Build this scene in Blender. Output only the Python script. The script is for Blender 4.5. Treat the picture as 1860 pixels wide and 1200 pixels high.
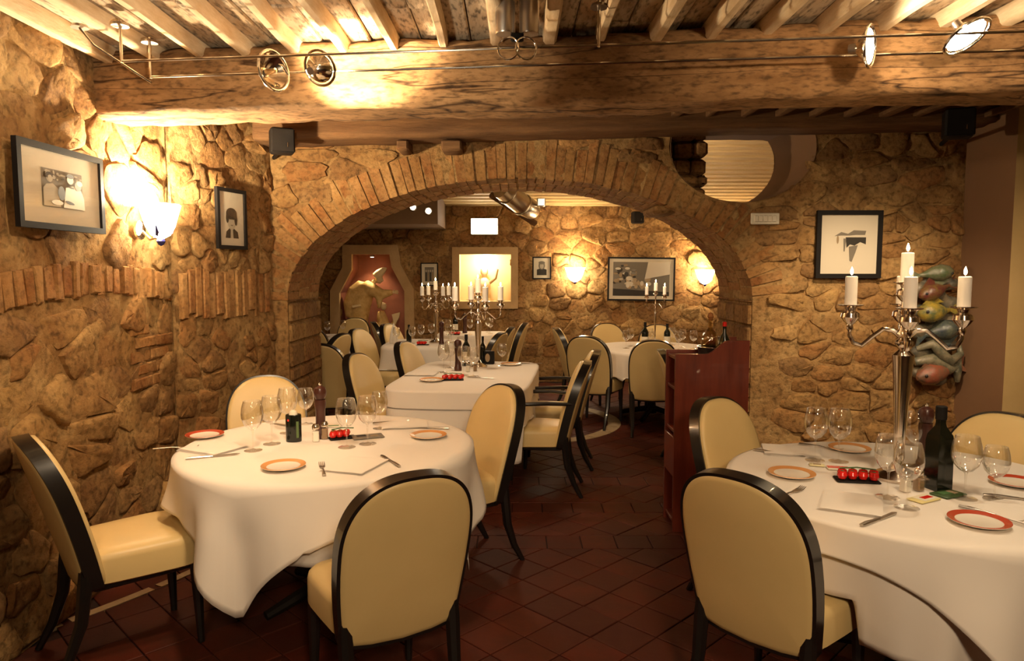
import bpy, bmesh, math, random
from mathutils import Vector, Matrix, noise
from mathutils.geometry import delaunay_2d_cdt

PI = math.pi
rnd = random.Random(7)
for o in list(bpy.data.objects):
    bpy.data.objects.remove(o)
scene = bpy.context.scene
COL = scene.collection

# ------------------------------------------------------------------ camera
FPX, HORIZON, EYE = 1290.0, 493.0, 1.56          # focal length and horizon row of the 1860x1200 frame
PITCH = math.atan((600 - HORIZON) / FPX)
cam_d = bpy.data.cameras.new('camera')
cam_d.sensor_width = 36.0
cam_d.sensor_fit = 'HORIZONTAL'
cam_d.lens = 36.0 * FPX / 1860
cam_d.clip_start = 0.05
cam = bpy.data.objects.new('camera', cam_d)
COL.objects.link(cam)
cam.location = (0, 0, EYE)
cam.rotation_euler = (PI / 2 - PITCH, 0, 0)
scene.camera = cam

# ------------------------------------------------------------------ world and exposure
world = bpy.data.worlds.new('world')
scene.world = world
world.use_nodes = True
world.node_tree.nodes['Background'].inputs[0].default_value = (1.0, 0.72, 0.42, 1)
world.node_tree.nodes['Background'].inputs[1].default_value = 0.05
vs = scene.view_settings
vs.view_transform = 'Standard'
vs.look = 'None'
vs.exposure = 0.85
vs.gamma = 1.0
vs.use_curve_mapping = False

# ------------------------------------------------------------------ unseen spots (added light outside the picture and behind the arch)
WARM = (1.0, 0.74, 0.47)
def point(name, loc, power, color=WARM, radius=0.05):
    d = bpy.data.lights.new(name, 'POINT'); d.energy = power; d.color = color; d.shadow_soft_size = radius
    o = bpy.data.objects.new(name, d); o.location = loc; COL.objects.link(o); return o
def spot(name, loc, target, power, angle=60, blend=0.5, color=WARM, radius=0.05):
    d = bpy.data.lights.new(name, 'SPOT'); d.energy = power; d.color = color; d.shadow_soft_size = radius
    d.spot_size = math.radians(angle); d.spot_blend = blend
    o = bpy.data.objects.new(name, d); o.location = loc
    o.rotation_euler = (Vector(target) - Vector(loc)).to_track_quat('-Z', 'Y').to_euler()
    COL.objects.link(o); return o
# unseen spots added in the front room: tables, walls and behind the beam
spot('unseen_spot', (-0.65, 2.2, 2.5), (-0.8, 3.3, 0.75), 34, 100, 0.9, radius=0.10)
spot('unseen_spot', (1.4, 1.6, 2.5), (1.55, 2.8, 0.75), 25, 100, 0.9, radius=0.10)
spot('unseen_spot', (-0.45, 1.9, 2.5), (-2.0, 3.5, 0.85), 64, 76, 0.9, radius=0.08)
spot('unseen_spot', (-0.6, -0.3, 2.45), (-1.98, 3.2, 1.0), 50, 60, 0.9, radius=0.15)
spot('unseen_spot', (0.5, -1.0, 2.45), (0.45, 2.1, 0.45), 170, 60, 0.9, radius=0.2)
spot('unseen_spot', (-0.7, 1.7, 2.0), (-0.95, 2.7, 2.6), 48, 92, 0.3, (1.0, 0.84, 0.62), 0.05)   # throws up at the joists by the left wall
spot('unseen_spot', (2.15, 3.75, 2.46), (2.5, 5.2, 0.65), 90, 78, 0.9, radius=0.06)
spot('unseen_spot', (1.2, 1.3, 2.30), (1.6, 3.0, 2.47), 62, 74, 0.9, radius=0.06)
spot('unseen_spot', (2.9, 2.2, 2.45), (3.7, 4.9, 1.2), 60, 75, 0.9, radius=0.10)
# unseen spots added high behind the arch wall to light the far room
spot('unseen_far_spot', (-0.9, 6.35, 2.62), (-0.9, 8.0, 0.7), 44, 95, 0.8, radius=0.1)
spot('unseen_far_spot', (1.1, 6.35, 2.62), (1.5, 8.0, 0.7), 44, 95, 0.8, radius=0.1)
spot('unseen_far_spot', (0.2, 6.3, 2.62), (0.1, 9.9, 1.5), 9, 100, 0.8, radius=0.1)
spot('unseen_far_spot', (0.7, 6.35, 2.40), (1.9, 7.9, 2.75), 85, 120, 0.8, radius=0.08)         # added up-light on the slats, hidden by the arch
spot('unseen_far_spot', (0.70, 9.35, 2.40), (0.70, 9.98, 2.18), 13, 70, 0.8, radius=0.03)  # spot lamp that throws the bright patch on the far wall
spot('unseen_arch_spot', (-0.3, 5.6, 2.14), (-0.1, 5.55, 0.75), 24, 120, 0.9, radius=0.1)  # light added under the arch for the middle table, no fixture

# ------------------------------------------------------------------ pixel helpers
def ray(x, y):
    u = (x - 930) / FPX; v = (y - 600) / FPX
    return Vector((u, math.cos(PITCH) - v * math.sin(PITCH), -math.sin(PITCH) - v * math.cos(PITCH)))
def at_z(x, y, Z):
    a = ray(x, y); return Vector((0, 0, EYE)) + a * ((Z - EYE) / a.z)
def at_y(x, y, Y):
    a = ray(x, y); return Vector((0, 0, EYE)) + a * (Y / a.y)
def project(p):
    z = p[2] - EYE
    f = p[1] * math.cos(PITCH) - z * math.sin(PITCH); u = p[1] * math.sin(PITCH) + z * math.cos(PITCH)
    if f < 0.05: return None
    return 930 + FPX * p[0] / f, 600 - FPX * u / f

# ------------------------------------------------------------------ materials
MATS = {}
def mat(name, color, rough=0.6, metal=0.0, var=None, scale=8.0, bump=0.0, bscale=40.0, island=None, spec=0.5, coat=0.0, detail=6.0, fine=None, stretch=None, blotch=None, crack=None):
    """principled material; var = second colour mixed by noise; island = list of colours picked per object"""
    if name in MATS: return MATS[name]
    m = bpy.data.materials.new(name); m.use_nodes = True; MATS[name] = m
    nt = m.node_tree; N = nt.nodes; L = nt.links
    b = N['Principled BSDF']
    b.inputs['Roughness'].default_value = rough
    b.inputs['Metallic'].default_value = metal
    b.inputs['Specular IOR Level'].default_value = spec
    b.inputs['Coat Weight'].default_value = coat
    b.inputs['Base Color'].default_value = (*color, 1)
    geo = N.new('ShaderNodeNewGeometry')
    vec = geo.outputs['Position']
    if stretch:
        mp = N.new('ShaderNodeMapping'); mp.inputs['Scale'].default_value = stretch
        L.new(vec, mp.inputs['Vector']); vec = mp.outputs['Vector']
    src = None
    if island:
        oi = N.new('ShaderNodeObjectInfo')
        cr = N.new('ShaderNodeValToRGB'); cr.color_ramp.interpolation = 'CONSTANT' if len(island) > 3 else 'LINEAR'
        els = cr.color_ramp.elements
        while len(els) < len(island): els.new(0.5)
        for i, c in enumerate(island):
            els[i].position = i / len(island); els[i].color = (*c, 1)
        L.new(oi.outputs['Random'], cr.inputs['Fac']); src = cr.outputs['Color']
    if var:
        nz = N.new('ShaderNodeTexNoise'); nz.inputs['Scale'].default_value = scale; nz.inputs['Detail'].default_value = detail
        nz.inputs['Roughness'].default_value = 0.65
        L.new(vec, nz.inputs['Vector'])
        rp = N.new('ShaderNodeValToRGB'); rp.color_ramp.elements[0].position = 0.38; rp.color_ramp.elements[1].position = 0.66
        L.new(nz.outputs['Fac'], rp.inputs['Fac'])
        mx = N.new('ShaderNodeMix'); mx.data_type = 'RGBA'
        mx.inputs['A'].default_value = (*color, 1); mx.inputs['B'].default_value = (*var, 1)
        if src: L.new(src, mx.inputs['A'])
        L.new(rp.outputs['Color'], mx.inputs['Factor'])
        src = mx.outputs['Result']
    if fine:                                   # fine dark specks and cracks
        nf = N.new('ShaderNodeTexNoise'); nf.inputs['Scale'].default_value = fine[0]; nf.inputs['Detail'].default_value = 4
        L.new(vec, nf.inputs['Vector'])
        rf = N.new('ShaderNodeValToRGB'); rf.color_ramp.elements[0].position = 0.30; rf.color_ramp.elements[1].position = 0.52
        rf.color_ramp.elements[0].color = (fine[1],) * 3 + (1,); rf.color_ramp.elements[1].color = (1, 1, 1, 1)
        L.new(nf.outputs['Fac'], rf.inputs['Fac'])
        ml = N.new('ShaderNodeMix'); ml.data_type = 'RGBA'; ml.blend_type = 'MULTIPLY'; ml.inputs['Factor'].default_value = 1
        if src: L.new(src, ml.inputs['A'])
        else: ml.inputs['A'].default_value = (*color, 1)
        L.new(rf.outputs['Color'], ml.inputs['B']); src = ml.outputs['Result']
    if crack:                                  # long drying cracks along the grain
        mc = N.new('ShaderNodeMapping'); mc.inputs['Scale'].default_value = crack; L.new(geo.outputs['Position'], mc.inputs['Vector'])
        nc = N.new('ShaderNodeTexNoise'); nc.inputs['Scale'].default_value = 1.0; nc.inputs['Detail'].default_value = 3; L.new(mc.outputs['Vector'], nc.inputs['Vector'])
        rc = N.new('ShaderNodeValToRGB'); E_ = rc.color_ramp.elements; E_[0].position = 0.485; E_[1].position = 0.515
        E_[0].color = (1, 1, 1, 1); E_[1].color = (1, 1, 1, 1); e = E_.new(0.5); e.color = (0.16, 0.13, 0.11, 1)
        L.new(nc.outputs['Fac'], rc.inputs['Fac'])
        mk = N.new('ShaderNodeMix'); mk.data_type = 'RGBA'; mk.blend_type = 'MULTIPLY'; mk.inputs['Factor'].default_value = 1
        L.new(src, mk.inputs['A']); L.new(rc.outputs['Color'], mk.inputs['B']); src = mk.outputs['Result']
    if blotch:                                 # broad mottling across neighbouring pieces
        nb = N.new('ShaderNodeTexNoise'); nb.inputs['Scale'].default_value = blotch[0]; nb.inputs['Detail'].default_value = 5; nb.inputs['Roughness'].default_value = 0.7
        L.new(geo.outputs['Position'], nb.inputs['Vector'])
        rb = N.new('ShaderNodeValToRGB'); rb.color_ramp.elements[0].position = 0.35; rb.color_ramp.elements[1].position = 0.68
        rb.color_ramp.elements[0].color = (*blotch[1], 1); rb.color_ramp.elements[1].color = (*blotch[2], 1)
        L.new(nb.outputs['Fac'], rb.inputs['Fac'])
        mb2 = N.new('ShaderNodeMix'); mb2.data_type = 'RGBA'; mb2.blend_type = 'MULTIPLY'; mb2.inputs['Factor'].default_value = 1
        if src: L.new(src, mb2.inputs['A'])
        else: mb2.inputs['A'].default_value = (*color, 1)
        L.new(rb.outputs['Color'], mb2.inputs['B']); src = mb2.outputs['Result']
    if src: L.new(src, b.inputs['Base Color'])
    if bump:
        n1 = N.new('ShaderNodeTexNoise'); n1.inputs['Scale'].default_value = bscale; n1.inputs['Detail'].default_value = 8
        n1.inputs['Roughness'].default_value = 0.7
        L.new(vec, n1.inputs['Vector'])
        bp = N.new('ShaderNodeBump'); bp.inputs['Strength'].default_value = bump; bp.inputs['Distance'].default_value = 0.02
        L.new(n1.outputs['Fac'], bp.inputs['Height']); L.new(bp.outputs['Normal'], b.inputs['Normal'])
    return m
def emit(name, color, strength):
    if name in MATS: return MATS[name]
    m = bpy.data.materials.new(name); m.use_nodes = True; MATS[name] = m
    b = m.node_tree.nodes['Principled BSDF']
    b.inputs['Base Color'].default_value = (*color, 1)
    b.inputs['Emission Color'].default_value = (*color, 1)
    b.inputs['Emission Strength'].default_value = strength
    return m
def thin_glass(name, tint=(1, 1, 1), gloss=1.0):
    if name in MATS: return MATS[name]
    m = bpy.data.materials.new(name); m.use_nodes = True; MATS[name] = m
    nt = m.node_tree; N = nt.nodes; L = nt.links
    N.remove(N['Principled BSDF']); out = N['Material Output']
    t = N.new('ShaderNodeBsdfTransparent'); t.inputs['Color'].default_value = (*tint, 1)
    g = N.new('ShaderNodeBsdfGlossy'); g.inputs['Roughness'].default_value = 0.03; g.inputs['Color'].default_value = (gloss, gloss, gloss, 1)
    lw = N.new('ShaderNodeLayerWeight'); lw.inputs['Blend'].default_value = 0.28
    mul = N.new('ShaderNodeMath'); mul.operation = 'MULTIPLY_ADD'; mul.inputs[1].default_value = 0.72; mul.inputs[2].default_value = 0.045
    L.new(lw.outputs['Facing'], mul.inputs[0])
    mx = N.new('ShaderNodeMixShader'); L.new(mul.outputs[0], mx.inputs['Fac'])
    L.new(t.outputs[0], mx.inputs[1]); L.new(g.outputs[0], mx.inputs[2]); L.new(mx.outputs[0], out.inputs['Surface'])
    return m

STONES = [(0.46, 0.29, 0.115), (0.38, 0.22, 0.085), (0.50, 0.33, 0.14), (0.33, 0.20, 0.09), (0.44, 0.245, 0.095), (0.29, 0.175, 0.08), (0.48, 0.31, 0.13), (0.40, 0.21, 0.08), (0.43, 0.285, 0.125)]
BL = (2.6, (0.62, 0.50, 0.42), (1.12, 1.10, 1.04))
M_STONE = mat('rubble_stone', STONES[0], 0.92, var=(0.36, 0.215, 0.088), scale=9, bump=0.9, bscale=22, island=STONES, spec=0.15, fine=(34, 0.5), blotch=BL)
M_MORTAR = mat('lime_mortar', (0.50, 0.335, 0.15), 0.95, var=(0.36, 0.215, 0.088), scale=7, bump=1.0, bscale=26, spec=0.12, fine=(26, 0.45), blotch=BL)
BRICKS = [(0.41, 0.215, 0.078), (0.37, 0.175, 0.062), (0.44, 0.26, 0.10), (0.35, 0.17, 0.064), (0.40, 0.225, 0.088)]
M_BRICK = mat('old_brick', BRICKS[0], 0.92, var=(0.43, 0.26, 0.11), scale=8, bump=0.7, bscale=30, island=BRICKS, spec=0.15, fine=(40, 0.6), blotch=(3.0, (0.66, 0.54, 0.46), (1.08, 1.05, 1.0)))
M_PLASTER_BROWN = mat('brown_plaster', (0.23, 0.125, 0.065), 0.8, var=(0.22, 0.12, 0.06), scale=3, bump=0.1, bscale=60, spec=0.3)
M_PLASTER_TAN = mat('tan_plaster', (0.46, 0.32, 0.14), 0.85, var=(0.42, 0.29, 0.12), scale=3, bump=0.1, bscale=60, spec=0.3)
M_BEAM = mat('adzed_oak', (0.42, 0.25, 0.115), 0.85, var=(0.26, 0.145, 0.06), scale=3.0, bump=0.6, bscale=14, spec=0.25, fine=(16, 0.42), stretch=(1.3, 3, 4), crack=(0.45, 2.0, 9.0), blotch=(2.0, (0.70, 0.62, 0.55), (1.1, 1.05, 1.0)))
M_LINTEL = mat('dark_oak', (0.20, 0.105, 0.045), 0.85, var=(0.12, 0.06, 0.027), scale=4, bump=0.5, bscale=14, spec=0.2, stretch=(0.6, 3, 6))
M_JOIST = mat('limewashed_joist', (0.72, 0.56, 0.36), 0.9, var=(0.55, 0.38, 0.21), scale=6, bump=0.3, bscale=30, spec=0.2, stretch=(4, 0.8, 4))
PLANKS = [(0.42, 0.28, 0.16), (0.48, 0.35, 0.22), (0.34, 0.22, 0.12), (0.52, 0.39, 0.26), (0.37, 0.23, 0.115)]
M_PLANK = mat('weathered_plank', PLANKS[0], 0.9, var=(0.52, 0.40, 0.27), scale=5, bump=0.6, bscale=22, island=PLANKS, spec=0.2, fine=(22, 0.3), stretch=(3, 0.8, 3))
M_SLAT = mat('pale_pine_slat', (0.62, 0.45, 0.22), 0.7, var=(0.50, 0.34, 0.15), scale=8, bump=0.1, bscale=40, spec=0.3, stretch=(0.5, 4, 4))
TILES = [(0.080, 0.0150, 0.0060), (0.066, 0.0130, 0.0060), (0.094, 0.0180, 0.0070), (0.056, 0.0120, 0.0065), (0.090, 0.0145, 0.0060)]
M_TILE = mat('terracotta_tile', TILES[0], 0.58, var=(0.062, 0.0150, 0.0075), scale=6, bump=0.08, bscale=30, island=TILES, spec=0.25)
M_GROUT = mat('dark_grout', (0.030, 0.010, 0.006), 0.9)
M_INLAY = mat('pale_stone_inlay', (0.42, 0.31, 0.18), 0.6, var=(0.34, 0.24, 0.13), scale=10)
M_LINEN = mat('white_linen', (0.80, 0.735, 0.655), 0.85, var=(0.78, 0.715, 0.635), scale=2, bump=0.03, bscale=300, spec=0.2)
M_LEATHER = mat('cream_leather', (0.65, 0.48, 0.215), 0.42, var=(0.62, 0.455, 0.20), scale=3, bump=0.04, bscale=150, spec=0.45)
M_BLACK = mat('black_lacquer', (0.010, 0.008, 0.007), 0.28, spec=0.5, coat=0.3)
M_BLACKMATT = mat('matt_black', (0.012, 0.010, 0.009), 0.6, spec=0.15)
M_DARKWOOD = mat('table_base_wood', (0.012, 0.008, 0.006), 0.6, spec=0.2)
M_MAHOG = mat('mahogany', (0.17, 0.030, 0.014), 0.30, var=(0.11, 0.018, 0.009), scale=4, spec=0.5, coat=0.25, stretch=(6, 6, 0.6))
M_CHROME = mat('chrome', (0.80, 0.76, 0.70), 0.14, 1.0)
M_STEEL = mat('brushed_steel', (0.55, 0.50, 0.44), 0.32, 1.0)
M_SILVER = mat('polished_silver', (0.74, 0.66, 0.58), 0.16, 1.0)
M_GLASS = thin_glass('clear_glass', (0.985, 0.98, 0.965))
M_WAX = mat('white_wax', (0.86, 0.80, 0.72), 0.5)
MATS['white_wax'].node_tree.nodes['Principled BSDF'].inputs['Subsurface Weight'].default_value = 0.0
M_FLAME = emit('candle_flame', (1.0, 0.78, 0.42), 30)
M_WICK = mat('wick', (0.02, 0.015, 0.01), 0.9)
M_CERAMIC = mat('white_porcelain', (0.78, 0.72, 0.62), 0.18, spec=0.5)
M_RIM_ORANGE = mat('orange_glaze', (0.66, 0.31, 0.11), 0.25)
M_RIM_RED = mat('red_glaze', (0.44, 0.06, 0.025), 0.25)
M_RED = mat('tomato_skin', (0.62, 0.018, 0.012), 0.22)
M_GREEN = mat('green_leaf', (0.06, 0.14, 0.04), 0.6)
M_BOTTLE = mat('black_bottle_glass', (0.006, 0.008, 0.005), 0.12, spec=0.6)
M_LABEL = mat('cream_paper', (0.72, 0.66, 0.52), 0.8)
M_MILL = mat('dark_walnut', (0.055, 0.016, 0.010), 0.3, coat=0.2)
M_SALT = mat('salt', (0.85, 0.80, 0.70), 0.7)
M_PEPPER = mat('ground_pepper', (0.28, 0.17, 0.08), 0.8)
M_MATBOARD = mat('passepartout', (0.74, 0.66, 0.52), 0.8)
M_INK = mat('print_dark', (0.035, 0.030, 0.024), 0.7)
M_GREY = mat('print_grey', (0.22, 0.19, 0.15), 0.7)
M_PALE = mat('print_pale', (0.55, 0.48, 0.37), 0.7)
M_SEPIA = mat('print_sepia', (0.36, 0.26, 0.15), 0.7)
M_OCHRE = mat('ochre_robe', (0.80, 0.55, 0.22), 0.7, var=(0.62, 0.37, 0.11), scale=14, bump=0.4, bscale=50)
M_FRAMEWOOD = mat('sandstone_surround', (0.50, 0.33, 0.16), 0.85, var=(0.42, 0.27, 0.12), scale=4, bump=0.25, bscale=40)
M_NICHE_RED = mat('red_niche_plaster', (0.26, 0.085, 0.045), 0.85, var=(0.20, 0.062, 0.034), scale=4)
M_NICHE_PALE = mat('pale_niche_plaster', (0.78, 0.62, 0.36), 0.85)
M_DUCT = mat('metal_duct', (0.62, 0.54, 0.42), 0.3, 1.0, bump=0.2, bscale=8)

# ------------------------------------------------------------------ mesh builder
class MB:
    def __init__(s): s.v = []; s.f = []; s.m = []
    def add(s, vs, fs, mi=0):
        n = len(s.v); s.v += [tuple(q) for q in vs]
        for f in fs: s.f.append(tuple(i + n for i in f)); s.m.append(mi)
        return s
    def box(s, c, d, mi=0, rot=None, taper=1.0):
        hx, hy, hz = d[0] / 2, d[1] / 2, d[2] / 2
        vs = []
        for z in (-1, 1):
            t = taper if z > 0 else 1.0
            for x, y in ((-1, -1), (1, -1), (1, 1), (-1, 1)):
                q = Vector((x * hx * t, y * hy * t, z * hz))
                if rot: q = rot @ q
                vs.append(q + Vector(c))
        return s.add(vs, [(3, 2, 1, 0), (4, 5, 6, 7), (0, 1, 5, 4), (1, 2, 6, 5), (2, 3, 7, 6), (3, 0, 4, 7)], mi)
    def bbox(s, c, d, bev=0.004, mi=0, rot=None):
        """box with chamfered edges"""
        hx, hy, hz = d[0] / 2, d[1] / 2, d[2] / 2; b = min(bev, hx * .9, hy * .9, hz * .9)
        def ring(z, ix):
            x, y = hx - ix, hy - ix; k = b
            return [(-x + k, -y, z), (x - k, -y, z), (x, -y + k, z), (x, y - k, z), (x - k, y, z), (-x + k, y, z), (-x, y - k, z), (-x, -y + k, z)]
        R = ring(-hz, b) + ring(-hz + b, 0) + ring(hz - b, 0) + ring(hz, b)
        R = [(rot @ Vector(q) if rot else Vector(q)) + Vector(c) for q in R]
        fs = [tuple(range(7, -1, -1)), tuple(range(24, 32))]
        for r in range(3):
            for i in range(8):
                j = (i + 1) % 8; fs.append((r * 8 + i, r * 8 + j, r * 8 + 8 + j, r * 8 + 8 + i))
        return s.add(R, fs, mi)
    def tube(s, pts, rad, n=10, mi=0, cap=True, flat=1.0):
        pts = [Vector(q) for q in pts]
        if not isinstance(rad, (list, tuple)): rad = [rad] * len(pts)
        up = None; vs = []
        for i, q in enumerate(pts):
            t = (pts[min(i + 1, len(pts) - 1)] - pts[max(i - 1, 0)]).normalized()
            if up is None:
                up = Vector((0, 0, 1)) if abs(t.z) < 0.9 else Vector((0, 1, 0))
            a = t.cross(up).normalized(); b = a.cross(t).normalized(); up = b
            for k in range(n):
                w = 2 * PI * k / n
                vs.append(q + a * math.cos(w) * rad[i] + b * math.sin(w) * rad[i] * flat)
        fs = []
        for i in range(len(pts) - 1):
            for k in range(n):
                j = (k + 1) % n; fs.append((i * n + k, i * n + j, (i + 1) * n + j, (i + 1) * n + k))
        if cap: fs += [tuple(range(n - 1, -1, -1)), tuple(range((len(pts) - 1) * n, len(pts) * n))]
        return s.add(vs, fs, mi)
    def lathe(s, prof, n=20, c=(0, 0, 0), mi=0, axis=None, sx=1.0, sy=1.0):
        """prof = list of (radius, height); axis = optional rotation matrix"""
        vs = []; c = Vector(c)
        for r, h in prof:
            for k in range(n):
                w = 2 * PI * k / n
                q = Vector((r * math.cos(w) * sx, r * math.sin(w) * sy, h))
                vs.append((axis @ q if axis else q) + c)
        fs = []
        for i in range(len(prof) - 1):
            for k in range(n):
                j = (k + 1) % n; fs.append((i * n + k, i * n + j, (i + 1) * n + j, (i + 1) * n + k))
        if prof[0][0] > 1e-5: fs.append(tuple(range(n - 1, -1, -1)))
        if prof[-1][0] > 1e-5: fs.append(tuple(range((len(prof) - 1) * n, len(prof) * n)))
        return s.add(vs, fs, mi)
    def open_lathe(s, prof, n=20, c=(0, 0, 0), mi=0, axis=None):
        vs = []; c = Vector(c)
        for r, h in prof:
            for k in range(n):
                w = 2 * PI * k / n; q = Vector((r * math.cos(w), r * math.sin(w), h))
                vs.append((axis @ q if axis else q) + c)
        fs = []
        for i in range(len(prof) - 1):
            for k in range(n):
                j = (k + 1) % n; fs.append((i * n + k, i * n + j, (i + 1) * n + j, (i + 1) * n + k))
        return s.add(vs, fs, mi)
    def ball(s, c, r, n=12, m=8, mi=0, rot=None):
        if not isinstance(r, (list, tuple)): r = (r, r, r)
        vs = []; c = Vector(c)
        for i in range(m + 1):
            a = PI * i / m
            for k in range(n):
                w = 2 * PI * k / n
                q = Vector((r[0] * math.sin(a) * math.cos(w), r[1] * math.sin(a) * math.sin(w), -r[2] * math.cos(a)))
                vs.append((rot @ q if rot else q) + c)
        fs = []
        for i in range(m):
            for k in range(n):
                j = (k + 1) % n; fs.append((i * n + k, i * n + j, (i + 1) * n + j, (i + 1) * n + k))
        return s.add(vs, fs, mi)
    def prism(s, poly, axis_pts, mi=0):
        """poly: list of 3-D points, axis_pts: offset vector"""
        n = len(poly); o = Vector(axis_pts)
        vs = [Vector(q) for q in poly] + [Vector(q) + o for q in poly]
        fs = [tuple(range(n - 1, -1, -1)), tuple(range(n, 2 * n))] + [(i, (i + 1) % n, n + (i + 1) % n, n + i) for i in range(n)]
        return s.add(vs, fs, mi)
    def torus(s, c, R, r, n=28, k=8, mi=0, axis=None, a0=0, a1=2 * PI):
        full = abs(a1 - a0 - 2 * PI) < 1e-3; c = Vector(c)
        pts = []
        for i in range(n + (0 if full else 1)):
            w = a0 + (a1 - a0) * i / n; q = Vector((R * math.cos(w), R * math.sin(w), 0))
            pts.append((axis @ q if axis else q) + c)
        if full: pts.append(pts[0])
        return s.tube(pts, r, k, mi, cap=not full)
    def mesh(s, name, mats, smooth=True, angle=40):
        me = bpy.data.meshes.new(name); me.from_pydata(s.v, [], s.f)
        if not isinstance(mats, (list, tuple)): mats = [mats]
        for m in mats: me.materials.append(m)
        if len(mats) > 1: me.polygons.foreach_set('material_index', s.m)
        if smooth:
            me.polygons.foreach_set('use_smooth', [True] * len(me.polygons))
            if angle: me.set_sharp_from_angle(angle=math.radians(angle))
        me.update(); return me
    def build(s, name, mats, parent=None, loc=(0, 0, 0), rz=0.0, smooth=True, angle=40, label=None):
        o = bpy.data.objects.new(name, s.mesh(name, mats, smooth, angle)); COL.objects.link(o)
        o.location = loc; o.rotation_euler = (0, 0, rz)
        if parent: o.parent = parent
        if label: o['label'] = label
        return o

def tag(o, label, cat, group=None):
    o['label'] = label; o['category'] = cat
    if group: o['group'] = group
    return o
def thing(name, label, cat, loc=(0, 0, 0), rz=0.0, group=None):
    o = bpy.data.objects.new(name, None); COL.objects.link(o); o.empty_display_size = 0.05
    o.location = loc; o.rotation_euler = (0, 0, rz)
    return tag(o, label, cat, group)
def struct(o): o['kind'] = 'structure'; return o
def place(me, name, parent=None, loc=(0, 0, 0), rz=0.0):
    o = bpy.data.objects.new(name, me); COL.objects.link(o); o.location = loc; o.rotation_euler = (0, 0, rz)
    if parent: o.parent = parent
    return o
def copy_tree(o, parent=None):
    c = o.copy(); COL.objects.link(c)
    if parent: c.parent = parent
    for ch in list(o.children): copy_tree(ch, c)
    return c
def smoothstep(a, b, x):
    t = max(0.0, min(1.0, (x - a) / (b - a))); return t * t * (3 - 2 * t)

# ================================================================== SETTING
CEIL = 2.60          # front-room ceiling (underside of the planks)
ARCH_Y0, ARCH_Y1 = 5.20, 6.02
FAR_Y = 10.0
WL = -2.02           # left wall
ACX, AA, AB, AZ = 0.06, 1.70, 0.87, 1.365      # arch: centre, half span, rise, springing height
HCX, HCZ, HA, HB = 1.66, 2.46, 0.53, 0.40      # round opening beside the arch

def clip(poly, a, b, c):
    """keep a*x+b*y<=c"""
    out = []
    for i in range(len(poly)):
        p, q = poly[i], poly[(i + 1) % len(poly)]
        dp, dq = a * p[0] + b * p[1] - c, a * q[0] + b * q[1] - c
        if dp <= 0: out.append(p)
        if (dp < 0 < dq) or (dq < 0 < dp):
            t = dp / (dp - dq); out.append((p[0] + (q[0] - p[0]) * t, p[1] + (q[1] - p[1]) * t))
    return out
def area(poly):
    return 0.5 * sum(poly[i][0] * poly[(i + 1) % len(poly)][1] - poly[(i + 1) % len(poly)][0] * poly[i][1] for i in range(len(poly)))
def cells(u0, u1, v0, v1, su, sv, seed, skip=lambda u, v: False):
    """irregular rubble layout: staggered courses, jittered, then a Voronoi partition"""
    r = random.Random(seed); pts = []; v = v0; row = 0
    while v < v1:
        h = sv * r.uniform(0.7, 1.35); u = u0 - su * r.random()
        while u < u1 + su:
            w = su * r.choice((r.uniform(0.35, 0.7), r.uniform(0.7, 1.3), r.uniform(1.2, 1.8)))
            pts.append((u + w / 2 + r.uniform(-.12, .12) * su, v + h / 2 + r.uniform(-.36, .36) * sv)); u += w
        v += h; row += 1
    k = su / sv * 0.8; out = []
    for i, (px, py) in enumerate(pts):
        if not (u0 < px < u1 and v0 < py < v1) or skip(px, py): continue
        poly = [(u0, v0), (u1, v0), (u1, v1), (u0, v1)]
        near = sorted(((qx - px) ** 2 + ((qy - py) * k) ** 2, qx, qy) for j, (qx, qy) in enumerate(pts) if j != i)[:22]
        for d, qx, qy in near:
            a, b = qx - px, (qy - py) * k * k
            poly = clip(poly, a, b, a * (px + qx) / 2 + b * (py + qy) / 2)
            if len(poly) < 3: break
        if len(poly) >= 3 and area(poly) > 0.0012: out.append(poly)
    return out
def chaikin(poly, times=1, k=0.25):
    for _ in range(times):
        q = []
        for i in range(len(poly)):
            a, b = poly[i], poly[(i + 1) % len(poly)]
            q.append((a[0] + (b[0] - a[0]) * k, a[1] + (b[1] - a[1]) * k)); q.append((a[0] + (b[0] - a[0]) * (1 - k), a[1] + (b[1] - a[1]) * (1 - k)))
        poly = q
    return poly
class Wall:
    def __init__(s, o, u, n): s.o = Vector(o); s.u = Vector(u).normalized(); s.n = Vector(n).normalized(); s.z = Vector((0, 0, 1))
    def P(s, u, v, w=0): return s.o + s.u * u + s.z * v + s.n * w
    def D(s, u, v, w=0): return s.u * u + s.z * v + s.n * w
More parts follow.
